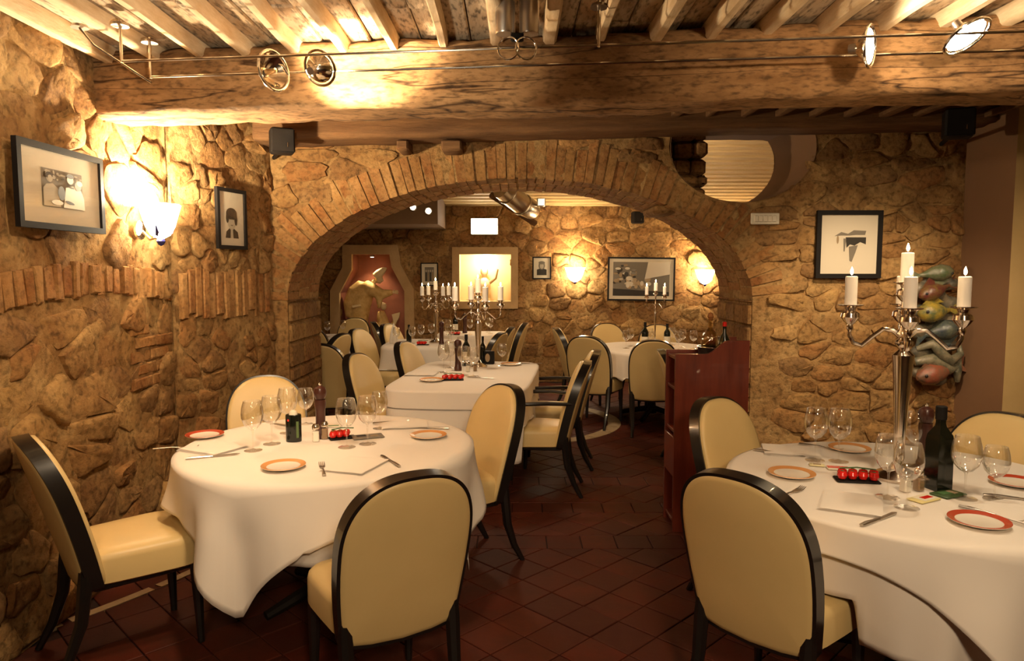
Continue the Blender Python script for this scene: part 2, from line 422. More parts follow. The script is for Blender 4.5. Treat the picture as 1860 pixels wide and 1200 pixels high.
def stone(wall, poly, joint, proud, r, parent, name='stone', material=None):
    """one rubble stone: knapped outline, flattish broken face, bedded in the mortar"""
    cx = sum(p[0] for p in poly) / len(poly); cy = sum(p[1] for p in poly) / len(poly)
    rad = math.sqrt(abs(area(poly)) / PI); k = max(0.3, 1 - joint / rad)
    q = [((p[0] - cx) * k, (p[1] - cy) * k) for p in poly]
    q = chaikin(q, 1, r.uniform(0.14, 0.22))
    q2 = []
    for i in range(len(q)):                         # break long edges so the outline can wander
        a, b = q[i], q[(i + 1) % len(q)]; q2.append(a)
        if math.hypot(b[0] - a[0], b[1] - a[1]) > 0.055:
            m = ((a[0] + b[0]) / 2, (a[1] + b[1]) / 2); f = r.uniform(0.90, 1.05); q2.append((m[0] * f, m[1] * f))
    q = [(x * r.uniform(0.96, 1.04), y * r.uniform(0.96, 1.04)) for x, y in q2]
    n = len(q); mb = MB(); vs = []
    sl = min(0.22, 0.9 * proud / rad)
    tx, ty = r.uniform(-sl, sl), r.uniform(-sl, sl); sx, sy = r.uniform(-.2, .2) * rad, r.uniform(-.2, .2) * rad
    for sc, h, j in ((1.05, -0.04, 0), (1.0, proud * 0.55, 0.25), (0.86, proud * 0.92, 0.28), (0.45, proud, 0.35)):
        for x, y in q:
            kx, ky = x * sc + sx * (1 - sc), y * sc + sy * (1 - sc)
            vs.append(wall.D(kx, ky, h + r.uniform(-j, j) * proud + (tx * kx + ty * ky if h > 0 else 0)))
    vs.append(wall.D(sx, sy, proud * r.uniform(0.75, 1.2) + tx * sx + ty * sy))
    fs = []
    for a in range(3):
        for i in range(n):
            j = (i + 1) % n; fs.append((a * n + i, a * n + j, a * n + n + j, a * n + n + i))
    for i in range(n): fs.append((3 * n + i, 3 * n + (i + 1) % n, 4 * n))
    mb.add(vs, fs)
    return mb.build(name, material or M_STONE, parent, loc=wall.P(cx, cy), angle=55)
def brick(wall, cx, cy, w, h, proud, r, parent, ang=0.0, name='brick', back=0.05):
    """one brick in the wall plane, its corners knocked about"""
    q = [(-w / 2, -h / 2), (w / 2, -h / 2), (w / 2, h / 2), (-w / 2, h / 2)]
    c, s_ = math.cos(ang), math.sin(ang); b = 0.006
    vs = []
    for sc, hh in ((0, -back), (0, proud - 0.006), (b, proud)):
        for x, y in q:
            x2, y2 = x - math.copysign(sc, x), y - math.copysign(sc, y)
            x2 += r.uniform(-.004, .004); y2 += r.uniform(-.004, .004)
            vs.append(wall.D(x2 * c - y2 * s_, x2 * s_ + y2 * c, hh + (r.uniform(-.006, .006) if hh > 0 else 0)))
    fs = [(8, 9, 10, 11)]
    for a in range(2):
        for i in range(4):
            j = (i + 1) % 4; fs.append((a * 4 + i, a * 4 + j, a * 4 + 4 + j, a * 4 + 4 + i))
    return MB().add(vs, fs).build(name, M_BRICK, parent, loc=wall.P(cx, cy), angle=30)
def wall_skin(wall, outline, holes, step, amp, seed, inside_hole):
    """triangulated rough mortar face with real openings; returns (mesh builder, loops)"""
    pts = []; edges = []
    def loop(poly):
        n0 = len(pts)
        pts.extend(Vector(p) for p in poly)
        edges.extend((n0 + i, n0 + (i + 1) % len(poly)) for i in range(len(poly)))
    loop(outline)
    for h in holes: loop(h)
    us = [p[0] for p in outline]; vs_ = [p[1] for p in outline]
    r = random.Random(seed); u = min(us) + step / 2
    while u < max(us):
        v = min(vs_) + step / 2
        while v < max(vs_):
            pts.append(Vector((u + r.uniform(-.2, .2) * step, v + r.uniform(-.2, .2) * step))); v += step
        u += step
    V, E, Fc, _, _, _ = delaunay_2d_cdt(pts, edges, [], 0, 1e-5)
    mb = MB(); vs = []
    for p in V:
        w = 0.004 + amp * (0.7 * noise.noise(Vector((p[0] * 3, p[1] * 3, seed))) + 0.7 * noise.noise(Vector((p[0] * 9, p[1] * 9, seed + 5))) + 0.5 * noise.noise(Vector((p[0] * 22, p[1] * 22, seed + 9))))
        vs.append(wall.P(p[0], p[1], w))
    fs = []
    for f in Fc:
        cx = sum(V[i][0] for i in f) / len(f); cy = sum(V[i][1] for i in f) / len(f)
        if not inside_hole(cx, cy): fs.append(f)
    return mb.add(vs, fs)
def in_arch(x, z, grow=0.0):
    a, b = AA + grow, AB + grow
    if z < AZ: return abs(x - ACX) < a
    return ((x - ACX) / a) ** 2 + ((z - AZ) / b) ** 2 < 1
def in_round(x, z, grow=0.0): return ((x - HCX) / (HA + grow)) ** 2 + ((z - HCZ) / (HB + grow)) ** 2 < 1

# ---- floor: terracotta laid on the diagonal, with straight bands across the passage
floor_bm = MB().box((0.6, 4.2, -0.06), (7.8, 11.9, 0.10))
floor = struct(floor_bm.build('floor', M_GROUT))
def tile_polys():
    T = 0.20; J = 0.006; out = []
    bands = [(3.90, 4.10), (4.50, 4.70), (5.10, 5.30)]
    cuts = [-1.6] + [v for b in bands for v in b] + [10.0]
    for i in range(0, len(cuts) - 1):
        y0, y1 = cuts[i], cuts[i + 1]
        if (y0, y1) in bands:
            x = -3.2
            while x < 4.3: out.append([(x + J / 2, y0 + J / 2), (x + T - J / 2, y0 + J / 2), (x + T - J / 2, y1 - J / 2), (x + J / 2, y1 - J / 2)]); x += T
            continue
        d = T * math.sqrt(2) / 2; e = d - J * 0.7
        yc = y0; row = 0
        while yc < y1 + d:
            xc = -3.2 + (d if row % 2 else 0)
            while xc < 4.3:
                p = [(xc - e, yc), (xc, yc - e), (xc + e, yc), (xc, yc + e)]
                p = clip(p, 0, -1, -(y0 + J / 2)); 
                if len(p) > 2: p = clip(p, 0, 1, y1 - J / 2)
                if len(p) > 2 and area(p) > 0.001: out.append(p)
                xc += 2 * d
            yc += d; row += 1
    return out
def tile_geo(p, z, r):
    cx = sum(q[0] for q in p) / len(p); cy = sum(q[1] for q in p) / len(p); b = 0.004; n = len(p)
    vs = []
    for k, h in ((1, -0.02), (1, z - 0.002), (None, z)):
        for x, y in p:
            dx, dy = x - cx, y - cy; l = math.hypot(dx, dy) or 1
            s = 1 if k else max(0.5, 1 - b / l)
            vs.append((dx * s, dy * s, h))
    fs = [tuple(range(2 * n, 3 * n))]
    for a in range(2):
        for i in range(n): fs.append((a * n + i, a * n + (i + 1) % n, a * n + n + (i + 1) % n, a * n + n + i))
    return cx, cy, vs, fs
polys = []
for p in tile_polys():
    cx = sum(q[0] for q in p) / len(p); cy = sum(q[1] for q in p) / len(p)
    if cy > 9.95 or cx < -3.1 or cx > 4.2 or (cy < ARCH_Y1 and cx < -1.95): continue
    s = project((cx, cy, 0)); seen = 0
    if s and -20 < s[0] < 1880 and s[1] < 1230:
        seen = area(p) / cy ** 3 * (3.0 if 860 < s[0] < 1235 else (1.0 if s[1] > 1050 else 0.12))
    polys.append((seen, p))
polys.sort(key=lambda t: -t[0])
tr = random.Random(3); rest = MB()
for i, (seen, p) in enumerate(polys):
    cx, cy, vs, fs = tile_geo(p, tr.uniform(-0.0015, 0.0015), tr)
    if i < 290: MB().add(vs, fs).build('tile', M_TILE, floor, loc=(cx, cy, 0), smooth=False)
    else: rest.add([(x + cx, y + cy, z) for x, y, z in vs], fs)
rest.build('outer_tile_field', M_TILE, floor, smooth=False)['kind'] = 'stuff'
# pale stone ring let into the far floor, and the strip by the left wall
def slab_arc(cx, cy, r0, r1, a0, a1, n, z=0.004):
    for i in range(n):
        s, e = a0 + (a1 - a0) * i / n + 0.006, a0 + (a1 - a0) * (i + 1) / n - 0.006
        pts = [(cx + r0 * math.cos(s + (e - s) * k / 4), cy + r0 * math.sin(s + (e - s) * k / 4), -0.01) for k in range(5)]
        pts += [(cx + r1 * math.cos(e - (e - s) * k / 4), cy + r1 * math.sin(e - (e - s) * k / 4), -0.01) for k in range(5)]
        MB().prism([(x - pts[0][0], y - pts[0][1], q) for x, y, q in pts], (0, 0, z + 0.01)).build('stone_slab', M_INLAY, floor, loc=(pts[0][0], pts[0][1], 0), smooth=False)
slab_arc(0.10, 7.35, 0.90, 1.03, 0, 2 * PI, 22)
slab_arc(-4.4, 4.85, 2.98, 3.03, -0.78, 0.05, 6)

# ---- left wall: straight run, then a stretch that turns in towards the arch
wA = Wall((WL, 0, 0), (0, 1, 0), (1, 0, 0))
uB = Vector((-1.746 - WL, 5.2 - 4.2, 0)); LB = uB.length
wB = Wall((WL, 4.2, 0), uB, (uB.y, -uB.x, 0))
nohole = lambda x, y: False
skin = wall_skin(wA, [(-1.6, 0), (4.2, 0), (4.2, CEIL + .1), (-1.6, CEIL + .1)], [], 0.06, 0.020, 1, nohole)
skinB = wall_skin(wB, [(0, 0), (LB + .02, 0), (LB + .02, CEIL + .1), (0, CEIL + .1)], [], 0.05, 0.022, 2, nohole)
skin.add(skinB.v, skinB.f)
wall_left = struct(skin.build('wall_left', M_MORTAR, angle=None))
sr = random.Random(11)
def skipA(u, v): return 1.40 < v < 1.62 and 2.72 < u < 4.16
for p in cells(1.95, 4.2, 0.0, CEIL, 0.24, 0.165, 21, skipA): stone(wA, p, sr.uniform(0.004, 0.016), sr.uniform(0.004, 0.030), sr, wall_left)
def skipB(u, v): return 1.22 < v < 1.60 and u > 0.05
for p in cells(0.0, LB, 0.0, CEIL, 0.20, 0.14, 22, skipB): stone(wB, p, sr.uniform(0.004, 0.014), sr.uniform(0.004, 0.030), sr, wall_left)
u = 2.75; k = 0
while u < 4.12:                                    # soldier course of a blind relieving arch
    t = (u - 2.72) / 1.42; dip = 0.05 * math.sin(PI * t)
    brick(wA, u, 1.475 + dip, sr.uniform(0.045, 0.06), sr.uniform(0.13, 0.17), sr.uniform(0.015, 0.035), sr, wall_left, ang=(0.5 - t) * 0.25); u += 0.066
u = 0.09
while u < LB - 0.05:
    brick(wB, u, 1.42 + sr.uniform(-.02, .02), sr.uniform(0.045, 0.06), sr.uniform(0.27, 0.32), sr.uniform(0.01, 0.035), sr, wall_left); u += 0.066
for i in range(5):                                 # flat bricks patched in below the lamp
    for j in range(2):
        if i == 4 and j: continue
        brick(wA, 3.82 + 0.2 * j + (0.06 if i % 2 else 0), 0.96 + 0.072 * i, 0.19, 0.058, sr.uniform(0.014, 0.026), sr, wall_left)

# ---- arch wall
wC = Wall((0, ARCH_Y0, 0), (1, 0, 0), (0, -1, 0))
def arch_line(n=44, grow=0.0, z0=0.0):
    pts = [(ACX - AA - grow, z0)]
    for i in range(n + 1):
        a = PI - PI * i / n; pts.append((ACX + (AA + grow) * math.cos(a), AZ + (AB + grow) * math.sin(a)))
    pts.append((ACX + AA + grow, z0)); return pts
XL, XR = -1.76, 3.30
round_line = [(HCX + HA * math.cos(2 * PI * i / 40), min(HCZ + HB * math.sin(2 * PI * i / 40), CEIL + 0.05)) for i in range(40)]
outline = [(XL, 0)] + arch_line() + [(XR, 0), (XR, CEIL + .1), (XL, CEIL + .1)]
hole = lambda x, z: in_arch(x, z) or in_round(x, z)
skin = wall_skin(wC, outline, [round_line], 0.06, 0.016, 3, hole)
al = arch_line()
def reveal(mb, line, y0, y1, closed=False, seg=5, amp=0.012):
    n = len(line); vs = []
    for k in range(seg + 1):
        y = y0 + (y1 - y0) * k / seg
        for x, z in line:
            d = amp * noise.noise(Vector((x * 5, y * 5, z * 5)))
            vs.append((x + d, y, z + d))
    fs = []
    for k in range(seg):
        for i in range(n if closed else n - 1):
            j = (i + 1) % n; fs.append((k * n + i, (k + 1) * n + i, (k + 1) * n + j, k * n + j))
    mb.add(vs, fs)
reveal(skin, al, ARCH_Y0, ARCH_Y1)
wC2 = Wall((0, ARCH_Y1, 0), (1, 0, 0), (0, 1, 0))
skin2 = wall_skin(wC2, [(XL - 1.6, 0), (ACX - AA, 0)] + al[1:-1] + [(ACX + AA, 0), (XR + .9, 0), (XR + .9, 3.1), (XL - 1.6, 3.1)], [round_line], 0.2, 0.01, 4, hole)
skin.add(skin2.v, skin2.f)
wall_arch = struct(skin.build('wall_arch', M_MORTAR, angle=None))
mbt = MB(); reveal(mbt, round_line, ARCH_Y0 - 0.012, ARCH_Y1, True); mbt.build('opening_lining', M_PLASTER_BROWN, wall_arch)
# rough masonry closing the near side of the round opening
xf = 1.445; ir = random.Random(8); z = 1.99
while z < 2.62:
    h = ir.uniform(0.06, 0.13); x = 1.05
    while x < xf - 0.02:
        w = ir.uniform(0.09, 0.2)
        if xf - x - w < 0.07: w = xf - x
        MB().bbox((0, 0, 0), (w - 0.006, 0.5, h - 0.004), 0.022, rot=Matrix.Rotation(ir.uniform(-.05, .05), 3, 'Y')).build('stone', M_STONE, wall_arch, loc=(x + w / 2 + ir.uniform(-.012, .004), 5.56 + ir.uniform(-.04, .04), z + h / 2)); x += w
    z += h
sr = random.Random(12)
def skipC(x, z):
    return in_arch(x, z, 0.24) or in_round(x, z, 0.05) or x < XL + 0.03 or x > XR - 0.04 or z > 2.50
for p in cells(XL, XR, 0.0, CEIL, 0.25, 0.118, 31, skipC):
    stone(wC, p, sr.uniform(0.003, 0.010), sr.uniform(0.010, 0.030), sr, wall_arch)
# ring of arch bricks, three courses deep into the passage
def arch_normal(a):
    n = Vector((math.cos(a) / AA, math.sin(a) / AB)); return n.normalized()
s_tot = 0; prev = None; table_a = []
for i in range(401):
    a = PI * i / 400; q = Vector((ACX + AA * math.cos(a), AZ + AB * math.sin(a)))
    if prev is not None: s_tot += (q - prev).length
    table_a.append((s_tot, a)); prev = q
def a_at(s): 
    for i in range(len(table_a) - 1):
        if table_a[i + 1][0] >= s: return table_a[i][1]
    return PI
for row in range(3):
    s = 0.02 + 0.035 * (row % 2)
    while s < s_tot - 0.04:
        w = 0.062 * sr.uniform(0.9, 1.1); a = a_at(s + w / 2); n2 = arch_normal(a)
        c = Vector((ACX + AA * math.cos(a), AZ + AB * math.sin(a)))
        ln = sr.uniform(0.22, 0.31) if row == 0 else 0.12
        while row == 0 and ln > 0.08 and in_round(c.x + n2.x * ln, c.y + n2.y * ln, 0.02): ln -= 0.01
        dep = 0.255; y0 = ARCH_Y0 - (sr.uniform(0.006, 0.020) if row == 0 else 0) + row * 0.27
        t2 = Vector((-n2.y, n2.x)); ins = sr.uniform(0.003, 0.012)
        vs = []
        for yy in (y0, y0 + dep):
            for rr, ww in ((-ins, w * 0.46), (-ins, -w * 0.46), (ln, -w * 0.52), (ln, w * 0.52)):
                q = n2 * (rr + sr.uniform(-.003, .003)) + t2 * ww
                vs.append((q.x, yy - y0 + (sr.uniform(-.004, .004) if yy == y0 else 0), q.y))
        MB().add(vs, [(0, 1, 2, 3), (7, 6, 5, 4), (0, 4, 5, 1), (1, 5, 6, 2), (2, 6, 7, 3), (3, 7, 4, 0)]).build('brick', M_BRICK, wall_arch, loc=(c.x, y0, c.y), smooth=False)
        s += w + 0.008
# jamb blocks below the springing on both sides of the passage
for sx in (-1, 1):
    z = 0.03
    while z < AZ - 0.03:
        h = min(sr.uniform(0.10, 0.19), AZ - z - 0.01); y = ARCH_Y0
        while y < ARCH_Y1 - 0.05:
            d = min(sr.uniform(0.2, 0.42), ARCH_Y1 - y)
            x = ACX + sx * (AA + 0.02)
            MB().bbox((0, 0, 0), (0.075 + sr.uniform(0, .02), d - 0.014, h - 0.014), 0.012).build('stone', M_STONE, wall_arch, loc=(x, y + d / 2, z + h / 2))
            y += d
        z += h

# ---- lintel timber along the top of the arch wall, with its pegs
def timber(name, p0, p1, sec, material, seed, amp=0.012, n=70, m=6, sag=0.0):
    """rough squared timber from p0 to p1; sec = (depth along y, height)"""
    p0, p1 = Vector(p0), Vector(p1); d = (p1 - p0); side = Vector((-d.y, d.x, 0)).normalized(); mb = MB(); vs = []
    per = []
    hx, hz = sec[0] / 2, sec[1] / 2; ch = 0.18
    for k in range(m): per.append((-hx + 2 * hx * (ch / 2 + (1 - ch) * k / (m - 1)), -hz))
    for k in range(m): per.append((hx, -hz + 2 * hz * (ch / 2 + (1 - ch) * k / (m - 1))))
    for k in range(m): per.append((hx - 2 * hx * (ch / 2 + (1 - ch) * k / (m - 1)), hz))
    for k in range(m): per.append((-hx, hz - 2 * hz * (ch / 2 + (1 - ch) * k / (m - 1))))
    P = len(per)
    for i in range(n + 1):
        t = i / n; c = p0 + d * t
        wob = Vector((0, 0, 0.02 * noise.noise(Vector((t * 4, seed, 0))) - sag * math.sin(PI * t))) + side * 0.02 * noise.noise(Vector((t * 3, seed, 7)))
        for a, b in per:
            q = c + wob + side * a + Vector((0, 0, b))
            nrm = (side * a / hx + Vector((0, 0, b / hz))).normalized()
            w = noise.noise(Vector((q.x * 6, q.y * 12, q.z * 14 + seed))) + 0.6 * noise.noise(Vector((q.x * 16, q.y * 25, q.z * 30 + seed)))
            vs.append(q + nrm * amp * w)
    fs = []
    for i in range(n):
        for k in range(P):
            j = (k + 1) % P; fs.append((i * P + k, i * P + j, (i + 1) * P + j, (i + 1) * P + k))
    fs += [tuple(range(P - 1, -1, -1)), tuple(range(n * P, (n + 1) * P))]
    mb.add(vs, fs)
    return struct(mb.build(name, material, angle=None))
beam = timber('ceiling_beam', (-2.06, 3.66, 2.458), (4.2, 2.86, 2.458), (0.30, 0.30), M_BEAM, 3, 0.014, 150, 9)
lintel = timber('lintel_beam', (-1.74, 5.02, 2.525), (3.26, 5.02, 2.645), (0.33, 0.17), M_LINTEL, 9, 0.008, 80, 5)
for px_, w_ in ((735, 0.08), (822, 0.14)):
    q = at_y(px_, 270, 5.06)
    MB().bbox((0, 0, 0), (w_, 0.22, 0.075), 0.012).build('peg', M_LINTEL, lintel, loc=(q.x, 5.06, 2.425))

# ---- ceiling: limewashed joists with weathered boards between them
ceiling = struct(MB().box((1.1, 1.9, CEIL + 0.14), (6.6, 7.0, 0.10)).build('ceiling', M_LINTEL))
JX0, JS = -1.93, 0.232
jr = random.Random(5); i = 0; x = JX0
while x < 4.2:
    yb = 3.66 - (x + 2.06) * 0.128                       # beam centre line at this joist
    for (a, b) in ((-1.5, yb + 0.05), (yb + 0.05, 5.2)):
        n = 12; mb = MB(); vs = []; w = jr.uniform(0.040, 0.058); h = jr.uniform(0.035, 0.050) if a < 0 else 0.012; ph = jr.uniform(0, 50)
        for k in range(n + 1):
            t = k / n; y = a + (b - a) * t; dx = 0.016 * noise.noise(Vector((y * 1.6, ph, 0))); dw = 1 + 0.22 * noise.noise(Vector((y * 4, ph, 3)))
            for sx, z in ((-.5, CEIL + .03), (.5, CEIL + .03), (.5, CEIL - h * .7), (.32, CEIL - h), (-.32, CEIL - h), (-.5, CEIL - h * .7)):
                vs.append((dx + sx * w * dw, y, z + (0.006 * noise.noise(Vector((y * 7, sx, ph))))))
        fs = [(k * 6 + p, k * 6 + (p + 1) % 6, k * 6 + 6 + (p + 1) % 6, k * 6 + 6 + p) for k in range(n) for p in range(6)]
        fs += [(5, 4, 3, 2, 1, 0), tuple(range(n * 6, n * 6 + 6))]
        MB().add(vs, fs).build('joist', M_JOIST if a < 0 else M_LINTEL, ceiling, loc=(x, 0, 0), angle=50)
    y = 0.6
    while y < yb:                                         # boards of this bay, two across
        l = jr.uniform(0.7, 1.5); y2 = min(y + l, yb + 0.02)
        for s in (0, 1):
            wd = JS / 2
            MB().bbox((0, 0, 0), (wd - 0.004, y2 - y - 0.006, 0.03), 0.006).build('board', M_PLANK, ceiling, loc=(x + wd * (s + .5), (y + y2) / 2, CEIL + 0.045 + jr.uniform(-.008, .010)), smooth=False)
        y = y2
    x += JS; i += 1
# cover strip where ceiling meets the left wall
MB().bbox((0, 0, 0), (0.03, 4.6, 0.035), 0.005).build('trim_1', M_JOIST, None, loc=(WL + 0.035, 1.2, CEIL - 0.01))['kind'] = 'structure'

# ---- right pillar (brown reveal, tan face), right wall and the wall behind the camera
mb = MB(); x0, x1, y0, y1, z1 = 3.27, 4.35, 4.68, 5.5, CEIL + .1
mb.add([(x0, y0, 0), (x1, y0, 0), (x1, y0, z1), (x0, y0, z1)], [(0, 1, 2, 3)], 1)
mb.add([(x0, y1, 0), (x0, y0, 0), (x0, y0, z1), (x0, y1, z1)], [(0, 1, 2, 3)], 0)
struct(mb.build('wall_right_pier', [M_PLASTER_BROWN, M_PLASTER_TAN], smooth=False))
struct(MB().add([(4.3, -1.6, 0), (4.3, 4.7, 0), (4.3, 4.7, z1), (4.3, -1.6, z1)], [(0, 3, 2, 1)]).build('wall_right', M_PLASTER_TAN, smooth=False))
struct(MB().add([(WL, -1.6, 0), (4.3, -1.6, 0), (4.3, -1.6, z1), (WL, -1.6, z1)], [(0, 3, 2, 1)]).build('wall_behind', M_PLASTER_TAN, smooth=False))

# ---- far room
FX0, FX1 = -3.25, 4.0
wF = Wall((0, FAR_Y, 0), (1, 0, 0), (0, -1, 0))
def fpx(x, y):
    q = at_y(x, y, FAR_Y); return (q.x, q.z)
niche1 = [fpx(*q) for q in ((641, 462), (709, 462), (713, 485), (736, 528), (738, 690), (619, 690), (619, 532), (641, 490))]
niche2 = [fpx(*q) for q in ((835, 462), (928, 462), (928, 547), (835, 547))]
def in_poly(x, z, poly):
    c = False
    for i in range(len(poly)):
        (x1, z1), (x2, z2) = poly[i], poly[i - 1]
        if (z1 > z) != (z2 > z) and x < (x2 - x1) * (z - z1) / (z2 - z1) + x1: c = not c
    return c
skin = wall_skin(wF, [(FX0, 0), (FX1, 0), (FX1, 3.0), (FX0, 3.0)], [niche1, niche2], 0.09, 0.03, 6, lambda x, z: in_poly(x, z, niche1) or in_poly(x, z, niche2))
wall_far = struct(skin.build('wall_far', M_MORTAR, angle=None))
def grown(poly, g):
    cx = sum(p[0] for p in poly) / len(poly); cz = sum(p[1] for p in poly) / len(poly)
    return [(x + math.copysign(g, x - cx), z + math.copysign(g, z - cz)) for x, z in poly]
g1, g2 = grown(niche1, 0.12), grown(niche2, 0.10)
sr = random.Random(13)
fc = [p for p in cells(-2.95, 3.1, 0.35, 2.5, 0.27, 0.175, 41, lambda x, z: in_poly(x, z, g1) or in_poly(x, z, g2))]
for p in fc[:300]: stone(wF, p, sr.uniform(0.003, 0.010), sr.uniform(0.006, 0.034), sr, wall_far)
def niche(poly, depth, material, trim, frame_w, name):
    n = len(poly); mb = MB()
    vs = [(x, FAR_Y - 0.01, z) for x, z in poly] + [(x, FAR_Y + depth, z) for x, z in poly]
    mb.add(vs, [(i, (i + 1) % n, n + (i + 1) % n, n + i) for i in range(n)] + [tuple(range(n, 2 * n))])
    mb.build(name, material, wall_far, smooth=False)
    outer = []
    sg = 1 if area(poly) > 0 else -1
    for i in range(n):
        p, q, r_ = Vector(poly[i - 1]), Vector(poly[i]), Vector(poly[(i + 1) % n])
        e1, e2 = (q - p).normalized(), (r_ - q).normalized()
        n1, n2 = Vector((e1.y, -e1.x)) * sg, Vector((e2.y, -e2.x)) * sg
        b = (n1 + n2).normalized(); outer.append(q + b * (frame_w / max(0.4, b.dot(n1))))
    for i in range(n):
        j = (i + 1) % n; q = [poly[i], poly[j], tuple(outer[j]), tuple(outer[i])]
        MB().prism([(a, FAR_Y - 0.09, b) for a, b in q], (0, 0.1, 0)).build('surround_block', trim, wall_far, smooth=False)
niche(niche1, 0.34, M_NICHE_RED, M_FRAMEWOOD, 0.13, 'niche_lining')
niche(niche2, 0.26, M_NICHE_PALE, M_FRAMEWOOD, 0.10, 'niche_lining')
for nm, x, s in (('wall_far_left', FX0, 1), ('wall_far_right', FX1, -1)):
    w = Wall((x, ARCH_Y1, 0), (0, 1, 0), (s, 0, 0))
    sk = wall_skin(w, [(0, 0), (4.1, 0), (4.1, 3.1), (0, 3.1)], [], 0.3, 0.03, 8, nohole); struct(sk.build(nm, M_MORTAR, angle=None))
# sloping slatted ceiling of the far room
ZA, ZB = 2.92, 2.46
far_ceiling = struct(MB().add([(FX0, ARCH_Y1, ZA + .06), (FX1, ARCH_Y1, ZA + .06), (FX1, FAR_Y + .05, ZB + .06), (FX0, FAR_Y + .05, ZB + .06)], [(0, 3, 2, 1)]).build('ceiling_far', M_LINTEL, smooth=False))
slope = math.atan2(ZB - ZA, FAR_Y - ARCH_Y1)
y = ARCH_Y1 + 0.03; rotx = Matrix.Rotation(slope, 3, 'X')
slat_me = MB().bbox((0, 0, 0), (FX1 - FX0, 0.125, 0.045), 0.012, rot=rotx).mesh('slat', M_SLAT, smooth=False)
while y < FAR_Y:
    z = ZA + (ZB - ZA) * (y - ARCH_Y1) / (FAR_Y - ARCH_Y1) + 0.02
    place(slat_me, 'slat', far_ceiling, ((FX0 + FX1) / 2, y + 0.065, z)); y += 0.185
# boxed soffit at the far left under that ceiling
b0 = at_y(560, 372, 9.0); b1 = at_y(797, 408, 9.0)
mb = MB().box(((FX0 + b1.x) / 2, 9.42, (b1.z + 2.72) / 2), (b1.x - FX0, 1.1, 2.72 - b1.z))
struct(mb.build('trim_2', mat('brown_soffit', (0.20, 0.12, 0.06), 0.8, var=(0.17, 0.10, 0.05), scale=3), smooth=False))

# ================================================================== FURNITURE
# ---- dining chair with a round upholstered back
def back_outline(w0=0.206, w1=0.230, z0=0.340, z1=0.935, n=26):
    """closed outline (x, z) counter-clockwise from the lower left, seen from the front"""
    zs = z0 + 0.52 * (z1 - z0); pts = []
    for k in range(7):
        t = k / 6; pts.append((w0 + (w1 - w0) * math.sin(t * PI / 2), z0 + 0.012 + (zs - z0) * t))
    for k in range(1, n):
        a = PI / 2 * k / n * 1.0
        e = 2 / 2.5
        pts.append((w1 * math.cos(a) ** e, zs + 0.012 + (z1 - zs - 0.012) * math.sin(a) ** e))
    right = pts; left = [(-x, z) for x, z in reversed(pts)]
    bottom = [(-w0 * 0.96, z0 + 0.001), (-w0 * 0.55, z0 - 0.008), (0, z0 - 0.012), (w0 * 0.55, z0 - 0.008), (w0 * 0.96, z0 + 0.001)]
    return right + [(0, z1)] + left + bottom
OUT = back_outline()
REC = math.tan(math.radians(13)); BY = -0.215
def bk(x, z, w=0.0):
    """point of the reclined, slightly wrapped backrest; w = towards the front"""
    zz = z - 0.385
    return Vector((x, BY - zz * REC - 0.10 * zz * zz + 0.55 * x * x + w, z + 0.10 * w))
